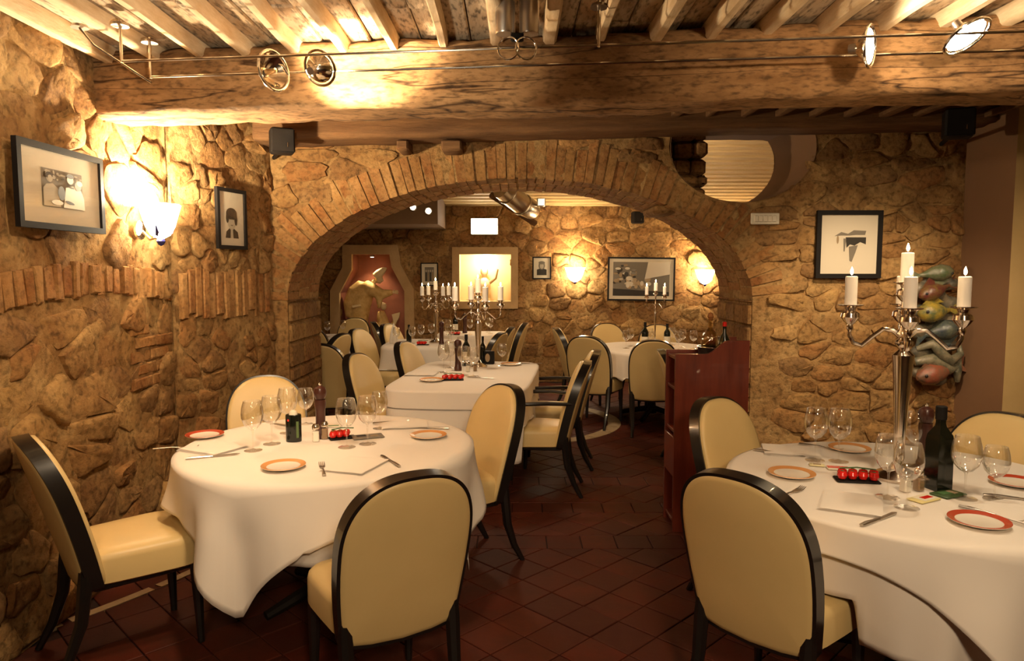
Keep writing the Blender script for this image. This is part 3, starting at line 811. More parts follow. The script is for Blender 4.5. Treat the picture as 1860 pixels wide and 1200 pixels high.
def build_chair(arms=False):
    t = bpy.data.objects.new('dining_chair', None); COL.objects.link(t)
    # bent black frame round the backrest
    n = len(OUT); cz = 0.66; vs = []
    for sc, w in ((1.0, -0.028), (1.0, 0.028), (0.945, 0.028), (0.945, -0.028)):
        for x, z in OUT: vs.append(bk(x * sc, cz + (z - cz) * (1 - (1 - sc) * 0.82), w))
    fs = [(a * n + i, a * n + (i + 1) % n, ((a + 1) % 4) * n + (i + 1) % n, ((a + 1) % 4) * n + i) for a in range(4) for i in range(n)]
    MB().add(vs, fs).build('back_frame', M_BLACK, t, angle=50)
    for nm, sgn in (('backrest', 1), ('back_panel', -1)):
        vs = []; rings = ((0.962, 0.016), (0.958, 0.034), (0.94, 0.044), (0.88, 0.050), (0.6, 0.056), (0.3, 0.059)); fs = []
        for sc, w in rings:
            ww = w if sgn > 0 else -(0.016 + (w - 0.016) * 0.55)
            for x, z in OUT: vs.append(bk(x * sc, cz + (z - cz) * (1 - (1 - sc) * (0.82 if sc > 0.8 else 1)), ww))
        vs.append(bk(0, cz, 0.058 if sgn > 0 else -0.04))
        for a in range(len(rings) - 1):
            for i in range(n): fs.append((a * n + i, a * n + (i + 1) % n, a * n + n + (i + 1) % n, a * n + n + i))
        a = len(rings) - 1
        for i in range(n): fs.append((a * n + i, a * n + (i + 1) % n, (a + 1) * n))
        MB().add(vs, fs).build(nm, M_LEATHER, t, angle=None)
    # seat cushion: rounded trapezoid with a crowned top
    def seat_ring(g):
        out = []
        for i in range(40):
            a = 2 * PI * i / 40; e = 2 / 5.0
            x = math.copysign(abs(math.cos(a)) ** e, math.cos(a)); y = math.copysign(abs(math.sin(a)) ** e, math.sin(a))
            hw = 0.195 + 0.035 * (y + 1) / 2
            out.append((x * (hw - g), -0.005 + y * (0.225 - g) + (0.012 * (1 - x * x) if y > 0 else 0)))
        return out
    vs = []; fs = []; prof = ((0.010, 0.350), (0.0, 0.358), (0.0, 0.445), (0.004, 0.462), (0.016, 0.476), (0.06, 0.486), (0.14, 0.492))
    for g, z in prof:
        for x, y in seat_ring(g): vs.append((x, y, z))
    for a in range(len(prof) - 1):
        for i in range(40): fs.append((a * 40 + i, a * 40 + (i + 1) % 40, a * 40 + 40 + (i + 1) % 40, a * 40 + 40 + i))
    fs += [tuple(range(39, -1, -1)), tuple(range((len(prof) - 1) * 40, len(prof) * 40))]
    MB().add(vs, fs).build('seat', M_LEATHER, t, angle=50)
    MB().bbox((0, 0.0, 0.340), (0.36, 0.38, 0.03), 0.006).build('seat_frame', M_BLACK, t)
    for s in (-1, 1):
        MB().tube([(s * 0.185, 0.185, 0.36), (s * 0.187, 0.190, 0.2), (s * 0.190, 0.195, 0)], [0.026, 0.021, 0.014], 8).build('leg', M_BLACK, t)
        q = bk(s * 0.190, 0.46)
        MB().tube([q, (s * 0.190, BY - 0.005, 0.36), (s * 0.188, BY - 0.022, 0.22), (s * 0.184, BY - 0.065, 0.1), (s * 0.188, BY - 0.12, 0)], [0.022, 0.027, 0.024, 0.019, 0.014], 8).build('leg', M_BLACK, t)
    if arms:
        for s in (-1, 1):
            a = bk(s * 0.215, 0.66); 
            arm = MB().tube([a, (s * 0.255, -0.10, 0.668), (s * 0.258, 0.05, 0.662), (s * 0.25, 0.145, 0.655)], [0.017, 0.018, 0.018, 0.018], 8, flat=0.8).build('armrest', M_BLACK, t)
            MB().tube([(s * 0.25, 0.135, 0.655), (s * 0.238, 0.15, 0.5), (s * 0.225, 0.14, 0.40)], [0.016, 0.017, 0.017], 8).build('arm_post', M_BLACK, t)
    return t
chair_plain, chair_arms = build_chair(), build_chair(True)
used = {False: False, True: False}; SEATS = []
def chair(x, y, fx, fy, label, group, arms=False, by_top=True):
    """x, y = the top of the backrest on the floor plan (or the seat centre); (fx, fy) = where it faces"""
    rz = math.atan2(fy, fx) - PI / 2
    src = chair_arms if arms else chair_plain
    o = src if not used[arms] else copy_tree(src); used[arms] = True
    off = Vector((0, 0.365, 0)) if by_top else Vector((0, 0, 0))
    off.rotate(Matrix.Rotation(rz, 3, 'Z'))
    o.location = (x + off.x, y + off.y, 0); o.rotation_euler = (0, 0, rz)
    SEATS.append((o.location.x, o.location.y, rz))
    tag(o, label, 'chair', group); return o
LT = Vector((-0.86, 3.30)); RT = Vector((1.53, 2.67)); TR = 0.665
GL, GR, GM, GF = 'chairs at the left round table', 'chairs at the right round table', 'chairs at the long middle table', 'chairs in the far room'
chair(-0.30, 2.17, -0.58, 1.0, 'cream chair with its back to us in front of the left round table', GL)
chair(-1.86, 2.66, 1.0, 0.88, 'cream chair against the stone wall at the left edge of the picture', GL)
chair(-1.50, 4.27, 0.42, -1.0, 'cream chair behind the left round table, below the small portrait frame', GL)
chair(-0.02, 3.92, -0.95, -0.62, 'cream chair on the aisle side of the left round table, seat turned to us', GL)
chair(0.69, 2.17, 0.92, 0.85, 'large cream chair with its back to us at the right round table', GR)
chair(1.00, 3.52, 0.62, -0.80, 'cream chair between the red wood cabinet and the right round table', GR)
chair(2.22, 3.12, -0.9, -0.55, 'cream chair cut off by the right edge of the picture', GR)
# middle table
chair(0.53, 4.98, -1.0, 0.10, 'cream armchair with black arms, the nearer of two at the middle table', GM, True)
chair(0.68, 5.66, -1.0, 0.10, 'cream armchair with black arms, the farther of two at the middle table', GM, True)
chair(-1.22, 5.42, 1.0, -0.30, 'cream chair at the near left side of the white middle table', GM)
chair(-0.99, 6.35, 1.0, -0.30, 'cream chair at the far left side of the white middle table', GM)
# far room, left
chair(-1.69, 6.16, 0.0, 1.0, 'cream chair seen from behind just through the left foot of the arch', GF)
chair(-1.72, 7.2, -1.0, 0.30, 'narrow cream chair turned side-on beside the left foot of the arch', GF)
chair(-2.33, 8.05, -0.05, 1.0, 'cream chair seen from behind by the glasses at the far left', GF)
chair(-1.72, 7.80, 1.0, -0.35, 'cream chair below the robed statue, turned towards the small square table', GF)
chair(-2.12, 9.62, -0.1, -1.0, 'small cream chair at the very back, below the left of the niche', GF)
chair(-1.75, 8.92, 1.0, 0.3, 'sliver of a cream chair at the very back in front of the red niche', GF)
chair(-1.52, 8.55, 1.0, -0.35, 'cream chair by the right edge of the statue niche', GF)
chair(0.17, 8.75, -1.0, 0.15, 'cream chair facing left, the farthest of three beside the back tables', GF)
chair(0.0, 8.05, -1.0, 0.15, 'cream chair facing left, the middle of three beside the back tables', GF)
chair(-0.10, 7.35, -1.0, 0.35, 'cream chair facing left, the nearest of three behind the middle table', GF)
# far room, right round table
chair(0.49, 7.95, 1.0, 0.10, 'narrow cream chair side-on at the left of the far round table', GF)
chair(0.72, 6.92, 0.45, 0.9, 'cream chair seen from behind at the near left of the far round table', GF)
chair(1.31, 6.52, 0.15, 1.0, 'cream chair seen from behind, half hidden by the red wood cabinet', GF)
chair(1.13, 8.62, 0.3, -1.0, 'pale cream chair behind the far round table, on its left', GF)
chair(1.72, 8.42, -0.05, -1.0, 'pale cream chair behind the far round table, behind the dark bottles', GF)
chair(1.21, 5.72, 1.0, -0.12, 'cream chair in the archway, cut off by the edge of the red wood cabinet', GF)

# ---- tables and their cloths
TOP = 0.752
def drape(name, c, Rf, drop, label, group, z=TOP, rot=0.0, waves=13, amp=0.11, flare=0.10, seed=1, n=180, lift=0.0):
    """cloth lying on a table top of radius Rf(a) and hanging drop(a) below its edge"""
    r = random.Random(seed); ph = [r.uniform(0, 6.28) for _ in range(4)]
    rings_t = (0.03, 0.25, 0.5, 0.7, 0.85, 0.94, 0.985); H = 16; vs = []; fs = []
    for f in rings_t:
        for i in range(n):
            a = 2 * PI * i / n; R = Rf(a)
            vs.append((R * f * math.cos(a), R * f * math.sin(a), z + 0.0015 * noise.noise(Vector((R * f * math.cos(a) * 4, R * f * math.sin(a) * 4, seed)))))
    for k in range(1, H + 1):
        t = k / H
        for i in range(n):
            a = 2 * PI * i / n; R = Rf(a); d = drop(a); s = d * t
            A = amp * s * (0.6 + 0.4 * math.sin(2 * a + ph[2]))
            w_ = math.cos(waves * a + ph[0] + 0.9 * math.sin(3 * a + ph[1])); fold = math.copysign(abs(w_) ** 0.7, w_) + 0.35 * math.cos((2 * waves + 1) * a + ph[3])
            rr = R + 0.010 + flare * s + A * fold * smoothstep(0, 0.25, s)
            rnd_e = 0.014
            zz = z - (s - rnd_e * (1 - math.exp(-s / rnd_e)) * 0.6) * 0.985
            vs.append((rr * math.cos(a), rr * math.sin(a), zz))
    total = len(rings_t) + H
    for k in range(total - 1):
        for i in range(n):
            j = (i + 1) % n; fs.append((k * n + j, k * n + i, (k + 1) * n + i, (k + 1) * n + j))
    cr_, sr_ = math.cos(rot), math.sin(rot)                # where the cloth meets a seat it lies on it
    for i_, (x, y, zz) in enumerate(vs):
        if zz > 0.505: continue
        wx, wy = c[0] + x * cr_ - y * sr_, c[1] + x * sr_ + y * cr_
        for (qx, qy, qa) in SEATS:
            dx, dy = wx - qx, wy - qy; lx = dx * math.cos(qa) + dy * math.sin(qa); ly = -dx * math.sin(qa) + dy * math.cos(qa)
            if abs(lx) < 0.25 and -0.26 < ly < 0.25: vs[i_] = (x, y, 0.496 + 0.006 * (zz / 0.5)); break
    fs.append(tuple(range(n)))
    o = MB().add(vs, fs).build(name, M_LINEN, None, loc=(c[0], c[1], lift), rz=rot, angle=None)
    sm = o.modifiers.new('hem', 'SOLIDIFY'); sm.thickness = 0.0025; sm.offset = 1
    return tag(o, label, 'tablecloth', group)
def square_drop(S, rot, R, lo=0.04):
    def f(a):
        b = (a - rot + PI / 4) % (PI / 2) - PI / 4       # angle from the nearest side's middle
        return max(lo, (S / 2) / math.cos(b) - R)
    return f
def superR(hx, hy, e=7.0): return lambda a: 1.0 / ((abs(math.cos(a)) / hx) ** e + (abs(math.sin(a)) / hy) ** e) ** (1 / e)
def table_base(name, c, top, label, group, ratio=1.0, rz=0.0, r=0.6):
    t = thing(name, label, 'table', (c[0], c[1], 0), rz, group)
    MB().lathe([(0.0, top - 0.03), (r, top - 0.03), (r + 0.004, top - 0.015), (r, top), (0.0, top)], 40, sx=1.0, sy=ratio).build('tabletop', M_DARKWOOD, t)
    MB().lathe([(0.055, 0.05), (0.04, 0.2), (0.04, 0.6), (0.07, top - 0.03)], 16).build('pedestal', M_DARKWOOD, t)
    for k in range(4):
        a = PI / 4 + k * PI / 2
        MB().tube([(0.03 * math.cos(a), 0.03 * math.sin(a), 0.10), (0.2 * math.cos(a), 0.2 * math.sin(a), 0.06), (0.34 * math.cos(a), 0.34 * math.sin(a), 0.025)], [0.03, 0.028, 0.022], 8).build('foot', M_DARKWOOD, t)
    return t
R0 = lambda a: TR
table_base('round_table', LT, 0.745, 'round pedestal table under the white cloths by the left stone wall', 'clothed tables', r=TR - 0.012)
drape('under_cloth', LT, lambda a: TR - 0.004, lambda a: 0.34, 'white under-cloth showing below the left table by the near chair', 'under-cloths', z=0.7485, waves=15, amp=0.06, flare=-0.10, seed=4)
drape('tablecloth', LT, R0, square_drop(1.74, math.radians(-62), TR), 'white square cloth hanging in long points from the left round table', 'square tablecloths', waves=9, amp=0.13, flare=0.08, seed=2)
table_base('round_table', RT, 0.745, 'round pedestal table under the white cloths at the right edge', 'clothed tables', r=TR - 0.012)
drape('under_cloth', RT, lambda a: TR - 0.004, lambda a: 0.42, 'white under-cloth hanging above the seat of the large chair, right table', 'under-cloths', z=0.7485, waves=11, amp=0.07, flare=-0.14, seed=5)
drape('tablecloth', RT, R0, square_drop(1.55, math.radians(-50), TR), 'white square cloth hanging in broad points from the right round table', 'square tablecloths', waves=8, amp=0.15, flare=0.05, seed=8)
MT = Vector((-0.33, 5.55))
table_base('long_table', MT, 0.745, 'long table under the white cloths in the archway', 'clothed tables', ratio=1.65, rz=math.radians(-6), r=0.46)
drape('under_cloth', MT, lambda a, f=superR(0.495, 0.815): f(a), lambda a: 0.50, 'lower white cloth hanging nearly to the floor from the middle table', 'under-cloths', z=0.7485, rot=math.radians(-6), waves=18, amp=0.03, flare=0.03, seed=6)
drape('tablecloth', MT, superR(0.50, 0.82), lambda a: 0.13, 'upper white cloth with a short straight hem on the middle table', 'tablecloths of the middle table', rot=math.radians(-6), waves=9, amp=0.05, flare=0.06, seed=7)
def far_table(c, hx, hy, rz, drop, nm, lt, lc, seed, e=7):
    table_base(nm, c, 0.745, lt, 'clothed tables', ratio=hy / hx, rz=rz, r=hx - 0.03)
    drape('tablecloth', c, superR(hx, hy, e), drop, lc, 'tablecloths in the far room', rot=rz, waves=12, amp=0.07, flare=0.05, seed=seed, n=120)
T2 = Vector((-1.00, 8.05)); T3 = Vector((-0.52, 9.25)); T4 = Vector((-2.28, 8.86)); T5 = Vector((1.50, 7.55))
far_table(T2, 0.43, 0.45, 0, lambda a: 0.40, 'square_table', 'square table below the wide candelabra in the far room', 'white cloth on the square table below the left candelabra', 11)
far_table(T3, 0.45, 0.36, 0, lambda a: 0.40, 'square_table', 'square table at the back wall below the bright niche', 'white cloth on the back table below the bright niche', 12)
far_table(T4, 0.37, 0.33, 0.1, lambda a: 0.40, 'square_table', 'square table at the far left beside the statue niche', 'white cloth corner between chairs at the far left', 13)
far_table(T5, 0.64, 0.64, 0.3, square_drop(1.80, 0.35, 0.64), 'round_table', 'far round table with the slim three-candle candelabra', 'white pointed cloth on the far round table right of the arch', 14, e=2)

# ---- red wood cabinet in front of the arch's right foot
cab = thing('wine_cabinet', 'dark red wooden cabinet with a swooping top at the right of the arch', 'cabinet', (0.965, 4.16, 0))
CW, CD, CZ0, CZ1 = 0.435, 0.27, 1.075, 1.155
def swoop():
    top = [(CW * k / 20, CZ0 + (CZ1 - CZ0) * smoothstep(0.42, 0.72, k / 20)) for k in range(21)]
    return [(0, 0.0), (CW, 0.0)] + list(reversed(top))
for y, nm in ((0.0, 'side_panel'), (CD - 0.022, 'side_panel')):
    MB().prism([(x, y, z) for x, z in swoop()], (0, 0.022, 0)).build(nm, M_MAHOG, cab, smooth=False)
MB().bbox((CW - 0.012, CD / 2, 0.56), (0.024, CD - 0.044, 1.10), 0.003).build('back_panel', M_MAHOG, cab)
for z in (0.05, 0.33, 0.60, 0.86, 1.045): MB().bbox((CW / 2 - 0.006, CD / 2, z), (CW - 0.03, CD - 0.044, 0.02), 0.003).build('shelf', M_MAHOG, cab)
MB().bbox((0.01, CD / 2, 0.45), (0.02, CD - 0.044, 0.24), 0.003).build('door', M_MAHOG, cab)

# ---- framed pictures
def frame_thing(label, wall_pt, u, n, w, h, fw, mats, art, group=None, name='framed_picture', matw=0.0, tilt=0.0, depth=0.022):
    """wall_pt = centre on the wall; u = direction to the right as seen; n = out of the wall; art(mb) draws the print in (0..1)"""
    u = Vector(u).normalized(); n = Vector(n).normalized()
    t = thing(name, label, 'picture', wall_pt, 0, group)
    z = Vector((0, 0, 1)); c_, s_ = math.cos(tilt), math.sin(tilt)
    uu = u * c_ + z * s_; zz = z * c_ - u * s_
    D = lambda a, b, d: uu * a + zz * b + n * d
    fr = MB()
    o = [(-w / 2, -h / 2), (w / 2, -h / 2), (w / 2, h / 2), (-w / 2, h / 2)]; k = fw
    inn = [(-w / 2 + k, -h / 2 + k), (w / 2 - k, -h / 2 + k), (w / 2 - k, h / 2 - k), (-w / 2 + k, h / 2 - k)]
    vs = [D(a, b, 0) for a, b in o] + [D(a, b, depth) for a, b in o] + [D(a, b, depth) for a, b in inn] + [D(a, b, depth * 0.4) for a, b in inn]
    fs = []
    for a in range(3):
        for i in range(4): fs.append((a * 4 + i, a * 4 + (i + 1) % 4, a * 4 + 4 + (i + 1) % 4, a * 4 + 4 + i))
    fr.add(vs, fs).build('frame', mats[0], t, angle=30)
    MB().add([D(a, b, depth * 0.42) for a, b in inn], [(0, 1, 2, 3)]).build('mount', mats[1], t, smooth=False)
    iw, ih = w - 2 * k, h - 2 * k
    if art:
        pr = MB(); layer = [0]
        def poly(pts, mi):
            layer[0] += 1
            pr.add([D((x - .5) * iw, (y - .5) * ih, depth * 0.42 + 0.0006 + 0.00025 * layer[0]) for x, y in pts], [tuple(range(len(pts)))], mi)
        def ell(cx, cy, rx, ry, mi, rot=0.0, n_=20):
            cc, ss = math.cos(rot), math.sin(rot)
            poly([(cx + rx * math.cos(2 * PI * i / n_) * cc - ry * math.sin(2 * PI * i / n_) * ss, cy + rx * math.cos(2 * PI * i / n_) * ss + ry * math.sin(2 * PI * i / n_) * cc) for i in range(n_)], mi)
        art(poly, ell)
        pr.build('print', [M_INK, M_GREY, M_PALE, M_SEPIA, M_MATBOARD], t, smooth=False)
    gl = MB().add([D(a, b, depth * 0.8) for a, b in inn], [(0, 1, 2, 3)]).build('glazing', thin_glass('picture_glass', (0.97, 0.97, 0.96), 0.6), t, smooth=False)
    return t
def art_couple(poly, ell):
    poly([(.24, .24), (.76, .24), (.76, .76), (.24, .76)], 1)
    r = random.Random(4)
    for _ in range(26): ell(r.uniform(.27, .73), r.uniform(.62, .73), r.uniform(.01, .03), r.uniform(.01, .03), r.choice((0, 2, 2, 0)))
    poly([(.24, .24), (.45, .24), (.42, .50), (.36, .56), (.28, .54), (.24, .48)], 2); ell(.32, .63, .04, .06, 2); ell(.315, .665, .046, .045, 0); ell(.325, .63, .028, .042, 2)
    poly([(.48, .24), (.76, .24), (.76, .40), (.72, .52), (.62, .57), (.52, .53)], 2); ell(.58, .65, .042, .062, 2); ell(.58, .70, .046, .032, 0)
    ell(.46, .44, .045, .10, 0); ell(.68, .58, .045, .07, 1); ell(.70, .62, .04, .04, 2)
    poly([(.56, .535), (.62, .55), (.62, .52), (.56, .55)], 0); ell(.40, .30, .07, .035, 2); ell(.56, .32, .06, .02, 0, -.3)
def art_portrait(poly, ell):
    poly([(.24, .14), (.78, .14), (.74, .26), (.60, .32), (.40, .32), (.28, .26)], 0); poly([(.44, .14), (.56, .14), (.54, .32), (.46, .32)], 2)
    ell(.50, .48, .17, .19, 2); ell(.50, .60, .22, .11, 0); ell(.33, .52, .06, .10, 0); ell(.67, .50, .06, .12, 0); ell(.43, .50, .035, .012, 0); ell(.57, .50, .035, .012, 0); ell(.5, .38, .05, .012, 1)
def art_hat(poly, ell):
    poly([(.24, .64), (.36, .71), (.48, .68), (.58, .74), (.80, .73), (.78, .66), (.62, .66), (.50, .65), (.36, .65)], 1)
    poly([(.44, .62), (.60, .62), (.80, .62), (.80, .50), (.70, .54), (.60, .48), (.52, .50), (.46, .44)], 0)
    poly([(.50, .46), (.66, .49), (.62, .36), (.56, .20), (.52, .22)], 1); poly([(.40, .60), (.45, .60), (.43, .38), (.41, .38)], 1); ell(.30, .58, .02, .07, 3)
def art_landscape(poly, ell):
    poly([(.06, .08), (.94, .08), (.94, .92), (.06, .92)], 1); poly([(.06, .08), (.94, .08), (.94, .18), (.5, .22), (.06, .26)], 0)
    r = random.Random(9)
    for _ in range(40): ell(r.uniform(.08, .42), r.uniform(.35, .86), r.uniform(.015, .05), r.uniform(.02, .06), r.choice((0, 1, 3, 2)))
    for _ in range(22): ell(r.uniform(.28, .62), r.uniform(.30, .52), r.uniform(.02, .05), r.uniform(.03, .07), r.choice((3, 3, 2)))
    poly([(.55, .5), (.94, .62), (.94, .92), (.6, .92)], 2)
def art_small(poly, ell):
    poly([(.2, .14), (.8, .14), (.8, .42), (.5, .5), (.2, .42)], 0); ell(.5, .62, .2, .2, 1); ell(.5, .6, .12, .14, 2); ell(.5, .76, .2, .08, 1)
def art_group(poly, ell):
    poly([(.2, .16), (.8, .16), (.8, .84), (.2, .84)], 1)
    for k in range(4): poly([(.24 + .14 * k, .18), (.34 + .14 * k, .18), (.33 + .14 * k, .6), (.25 + .14 * k, .6)], (0, 3, 0, 3)[k]); ell(.29 + .14 * k, .66, .045, .06, 2)
def wall_point(px_, py_, X): a = ray(px_, py_); return Vector((0, 0, EYE)) + a * (X / a.x)
p1, p2 = wall_point(22, 346, WL + 0.05), wall_point(180, 369, WL + 0.05)
frame_thing('black framed photograph of two diners, left of the wall lamp', ((WL + 0.055), (p1.y + p2.y) / 2, 1.915), (0, 1, 0), (1, 0, 0), p2.y - p1.y, 0.355, 0.026, [M_BLACKMATT, M_MATBOARD], art_couple, 'pictures')
q = wB.P(0.50, 1.90, 0.055)
frame_thing('small black framed portrait right of the wall lamp', q, uB, wB.n, 0.295, 0.39, 0.024, [M_BLACKMATT, M_MATBOARD], art_portrait, 'pictures')
a_, b_ = at_y(1484, 382, 5.15), at_y(1598, 505, 5.15)
frame_thing('black framed drawing of a hat above the left candle, right of the arch', ((a_.x + b_.x) / 2, 5.155, (a_.z + b_.z) / 2), (1, 0, 0), (0, -1, 0), b_.x - a_.x, a_.z - b_.z, 0.032, [M_BLACKMATT, M_MATBOARD], art_hat, 'pictures')
def far_frame(x0, y0, x1, y1, label, art, fw, mats, tilt=0.0):
    a, b = at_y(x0, y0, FAR_Y - 0.09), at_y(x1, y1, FAR_Y - 0.09)
    frame_thing(label, ((a.x + b.x) / 2, FAR_Y - 0.085, (a.z + b.z) / 2), (1, 0, 0), (0, -1, 0), b.x - a.x, a.z - b.z, fw, mats, art, 'pictures', tilt=tilt)
far_frame(1104, 467, 1225, 546, 'large black framed landscape on the far wall behind the slim candelabra', art_landscape, 0.022, [M_BLACKMATT, M_MATBOARD], math.radians(-0.6))
far_frame(967, 466, 1001, 507, 'small black framed photograph right of the bright niche', art_small, 0.018, [M_BLACKMATT, M_MATBOARD])
far_frame(764, 477, 796, 519, 'small framed picture between the two niches on the far wall', art_group, 0.014, [M_BLACKMATT, M_MATBOARD])

# ================================================================== LAMPS AND FITTINGS
AX = lambda d: Vector(d).to_track_quat('Z', 'Y').to_matrix()
def align(d):
    return Vector(d).normalized().to_track_quat('Z', 'Y').to_matrix()
M_SHADE = emit('lit_lamp_shade', (1.0, 0.82, 0.55), 30)
M_BLUEGLASS = mat('blue_glass', (0.03, 0.03, 0.12), 0.08)
# ---- wall sconces: a fluted glass bowl open to the top, with a drop finial
def sconce(label, p, n, power, scale=1.0):
    n = Vector(n).normalized()
    t = thing('wall_sconce', label, 'wall lamp', p, math.atan2(n.y, n.x), 'wall sconces')
    S = scale
    MB().lathe([(0.0, 0.0), (0.045 * S, 0.0), (0.045 * S, 0.012), (0.03 * S, 0.02), (0.0, 0.02)], 18, (0.0, 0, -0.02), axis=Matrix.Rotation(PI / 2, 3, 'Y')).build('back_plate', M_CHROME, t)
    MB().tube([(0.01, 0, -0.02), (0.05 * S, 0, -0.06 * S), (0.085 * S, 0, -0.05 * S)], 0.008, 8).build('arm', M_CHROME, t)
    vs = []; fs = []; n_ = 32; prof = ((0.02, -0.055), (0.05, -0.04), (0.075, 0.0), (0.09, 0.05), (0.105, 0.10))
    for r, h in prof:
        for k in range(n_):
            w = 2 * PI * k / n_; rr = r * (1 + 0.07 * math.cos(w * 8) * (h + 0.055) / 0.155) * S
            vs.append((0.10 * S + rr * math.cos(w) * 0.8, rr * math.sin(w), h * S))
    fs = [(a * n_ + k, a * n_ + (k + 1) % n_, a * n_ + n_ + (k + 1) % n_, a * n_ + n_ + k) for a in range(len(prof) - 1) for k in range(n_)]
    MB().add(vs, fs).build('glass_shade', M_SHADE, t)
    MB().lathe([(0.0, -0.105), (0.014, -0.098), (0.024, -0.08), (0.016, -0.06), (0.022, -0.05), (0.0, -0.045)], 16, (0.10 * S, 0, 0)).build('finial', M_BLUEGLASS, t)
    for s in (-1, 1):
        lf = [(0.10 * S, s * 0.04, -0.055), (0.12 * S, s * 0.075, -0.035), (0.12 * S, s * 0.10, 0.0), (0.11 * S, s * 0.08, -0.03), (0.10 * S, s * 0.055, -0.05)]
        MB().prism(lf, (0.006, 0, 0.0)).build('glass_leaf', M_BLUEGLASS, t, smooth=False)
    q = Vector(p) + n * 0.09 * S + Vector((0, 0, 0.10 * S))
    point('sconce_bulb', q, power, (1.0, 0.80, 0.52), 0.03)
    return t
sc_y = wall_point(274, 410, WL + 0.1).y
sconce('blazing glass wall lamp between the two frames on the left wall', (WL + 0.035, sc_y, 1.80), (1, 0, 0), 95, 1.15)
for x, y, lb in ((1043, 502, 'glass wall lamp on the far wall left of the large landscape'), (1276, 506, 'glass wall lamp on the far wall close to the arch')):
    q = at_y(x, y, FAR_Y - 0.06); sconce(lb, (q.x, FAR_Y - 0.06, q.z), (0, -1, 0), 4.5, 1.25)

# ---- low-voltage rails slung under the joists in front of the beam
RA0, RA1 = Vector((-1.62, 3.03, 2.43)), Vector((3.4, 2.50, 2.43))
RB0, RB1 = Vector((-1.61, 3.25, 2.425)), Vector((3.4, 2.72, 2.425))
def rail(label, a, b, hang):
    t = thing('light_rail', label, 'light rail', a, 0, 'light rails')
    MB().tube([(0, 0, 0), b - a], 0.0055, 8).build('conductor', M_CHROME, t)
    for x in hang:
        k = (x - a.x) / (b.x - a.x); q = (b - a) * k
        hg = MB().tube([q + Vector((0, 0, -0.006)), q + Vector((0, 0, CEIL - a.z - 0.005))], 0.0065, 8).build('hanger', M_CHROME, t)
        MB().lathe([(0.0, 0), (0.035, 0.0), (0.03, 0.012), (0.0, 0.018)], 16, q + Vector((0, 0, CEIL - a.z - 0.03))).build('ceiling_rose', M_STEEL, t)
    return t
rail('front chrome light rail hung below the joists', RA0, RA1, (-1.62, 0.335))
rail('rear chrome light rail next to the oak beam', RB0, RB1, (-1.61,))
t = thing('rail_stay', 'thin chrome stay running from ceiling to rail at the left wall', 'stay', (-1.80, 3.05, CEIL - 0.03))
MB().lathe([(0.0, 0), (0.035, 0.0), (0.03, 0.012), (0.0, 0.018)], 16).build('ceiling_rose', M_STEEL, t)
MB().tube([(0, 0, 0), (0.04, 0.03, -0.06), (0.19, 0.20, -0.17)], 0.005, 8).build('stay_rod', M_CHROME, t)
M_LAMP = emit('halogen_face', (1.0, 0.86, 0.62), 60)
M_LAMPDIM = mat('reflector', (0.85, 0.75, 0.6), 0.12, 1.0)
def rail_spot(label, p, d, lit, R=0.075, power=0, angle=70, target=None):
    """gimbal ring, reflector dish, burner and the clip that holds it on the rail"""
    d = Vector(d).normalized(); A = align(d); p = Vector(p)
    t = thing('rail_spotlight', label, 'spotlight', p, 0, 'rail spotlights')
    MB().torus((0, 0, 0), R, 0.006, 32, 8, axis=A).build('gimbal_ring', M_CHROME, t)
    MB().open_lathe([(0.014, -0.05), (0.03, -0.042), (0.05, -0.022), (R * 0.86, 0.0)], 28, axis=A).build('reflector', M_LAMPDIM, t)
    MB().lathe([(0.0, -0.075), (0.016, -0.075), (0.018, -0.045), (0.0, -0.045)], 14, axis=A).build('socket', M_STEEL, t)
    if lit: MB().lathe([(0.0, -0.004), (R * 0.82, -0.004), (R * 0.80, 0.0), (0.0, 0.004)], 28, axis=A).build('lit_face', M_LAMP, t)
    else: MB().lathe([(0.0, -0.04), (0.014, -0.04), (0.010, 0.01), (0.0, 0.012)], 12, axis=A).build('burner', M_LAMPDIM, t)
    MB().tube([A @ Vector((R, 0, 0)), A @ Vector((R, 0, 0)) * 0.6 + Vector((0, 0, 0.03)), (0, 0.05, 0.045)], 0.005, 6).build('clip', M_CHROME, t)
    if power: spot('rail_halogen', p + d * 0.03, p + d if target is None else target, power, angle, 0.35, (1, 0.80, 0.52), 0.03)
    return t
rail_spot('chrome ring spotlight, first from the left on the rail', (-1.00, 3.06, 2.40), (0.86, -0.45, 0.05), False, 0.082)
rail_spot('tilted spotlight burning against the beam, second from the left', (-0.80, 3.04, 2.405), (0.30, 0.85, 0.40), True, 0.07, 50, 105)
rail_spot('spotlight with a bright face seen nearly edge-on at the right', (1.37, 2.80, 2.42), (0.75, -0.62, -0.05), True, 0.078, 5, 100, (2.0, 3.0, 2.36))
rail_spot('dazzling white spotlight face at the top right corner', (1.69, 2.72, 2.43), (0.30, -0.46, -0.80), True, 0.082, 10, 110)
# ---- twin cans with wire loops in the middle of the rail
t = thing('rail_transformer', 'pair of steel cans with wire loops hanging above the middle of the beam', 'light fitting', (0.02, 2.82, 2.47))
for s in (-1, 1):
    MB().lathe([(0.0, 0.0), (0.036, 0.0), (0.038, 0.006), (0.038, 0.122), (0.03, 0.13), (0.0, 0.13)], 24, (s * 0.046, 0, 0)).build('can', M_STEEL, t)
    MB().torus((s * 0.034, -0.01, -0.055), 0.042, 0.0035, 28, 8, axis=Matrix.Rotation(PI / 2, 3, 'X') @ Matrix.Rotation(s * 0.3, 3, 'Y')).build('wire_loop', M_CHROME, t)
MB().bbox((0, 0, -0.012), (0.05, 0.03, 0.03), 0.005).build('clamp', M_BLACKMATT, t)
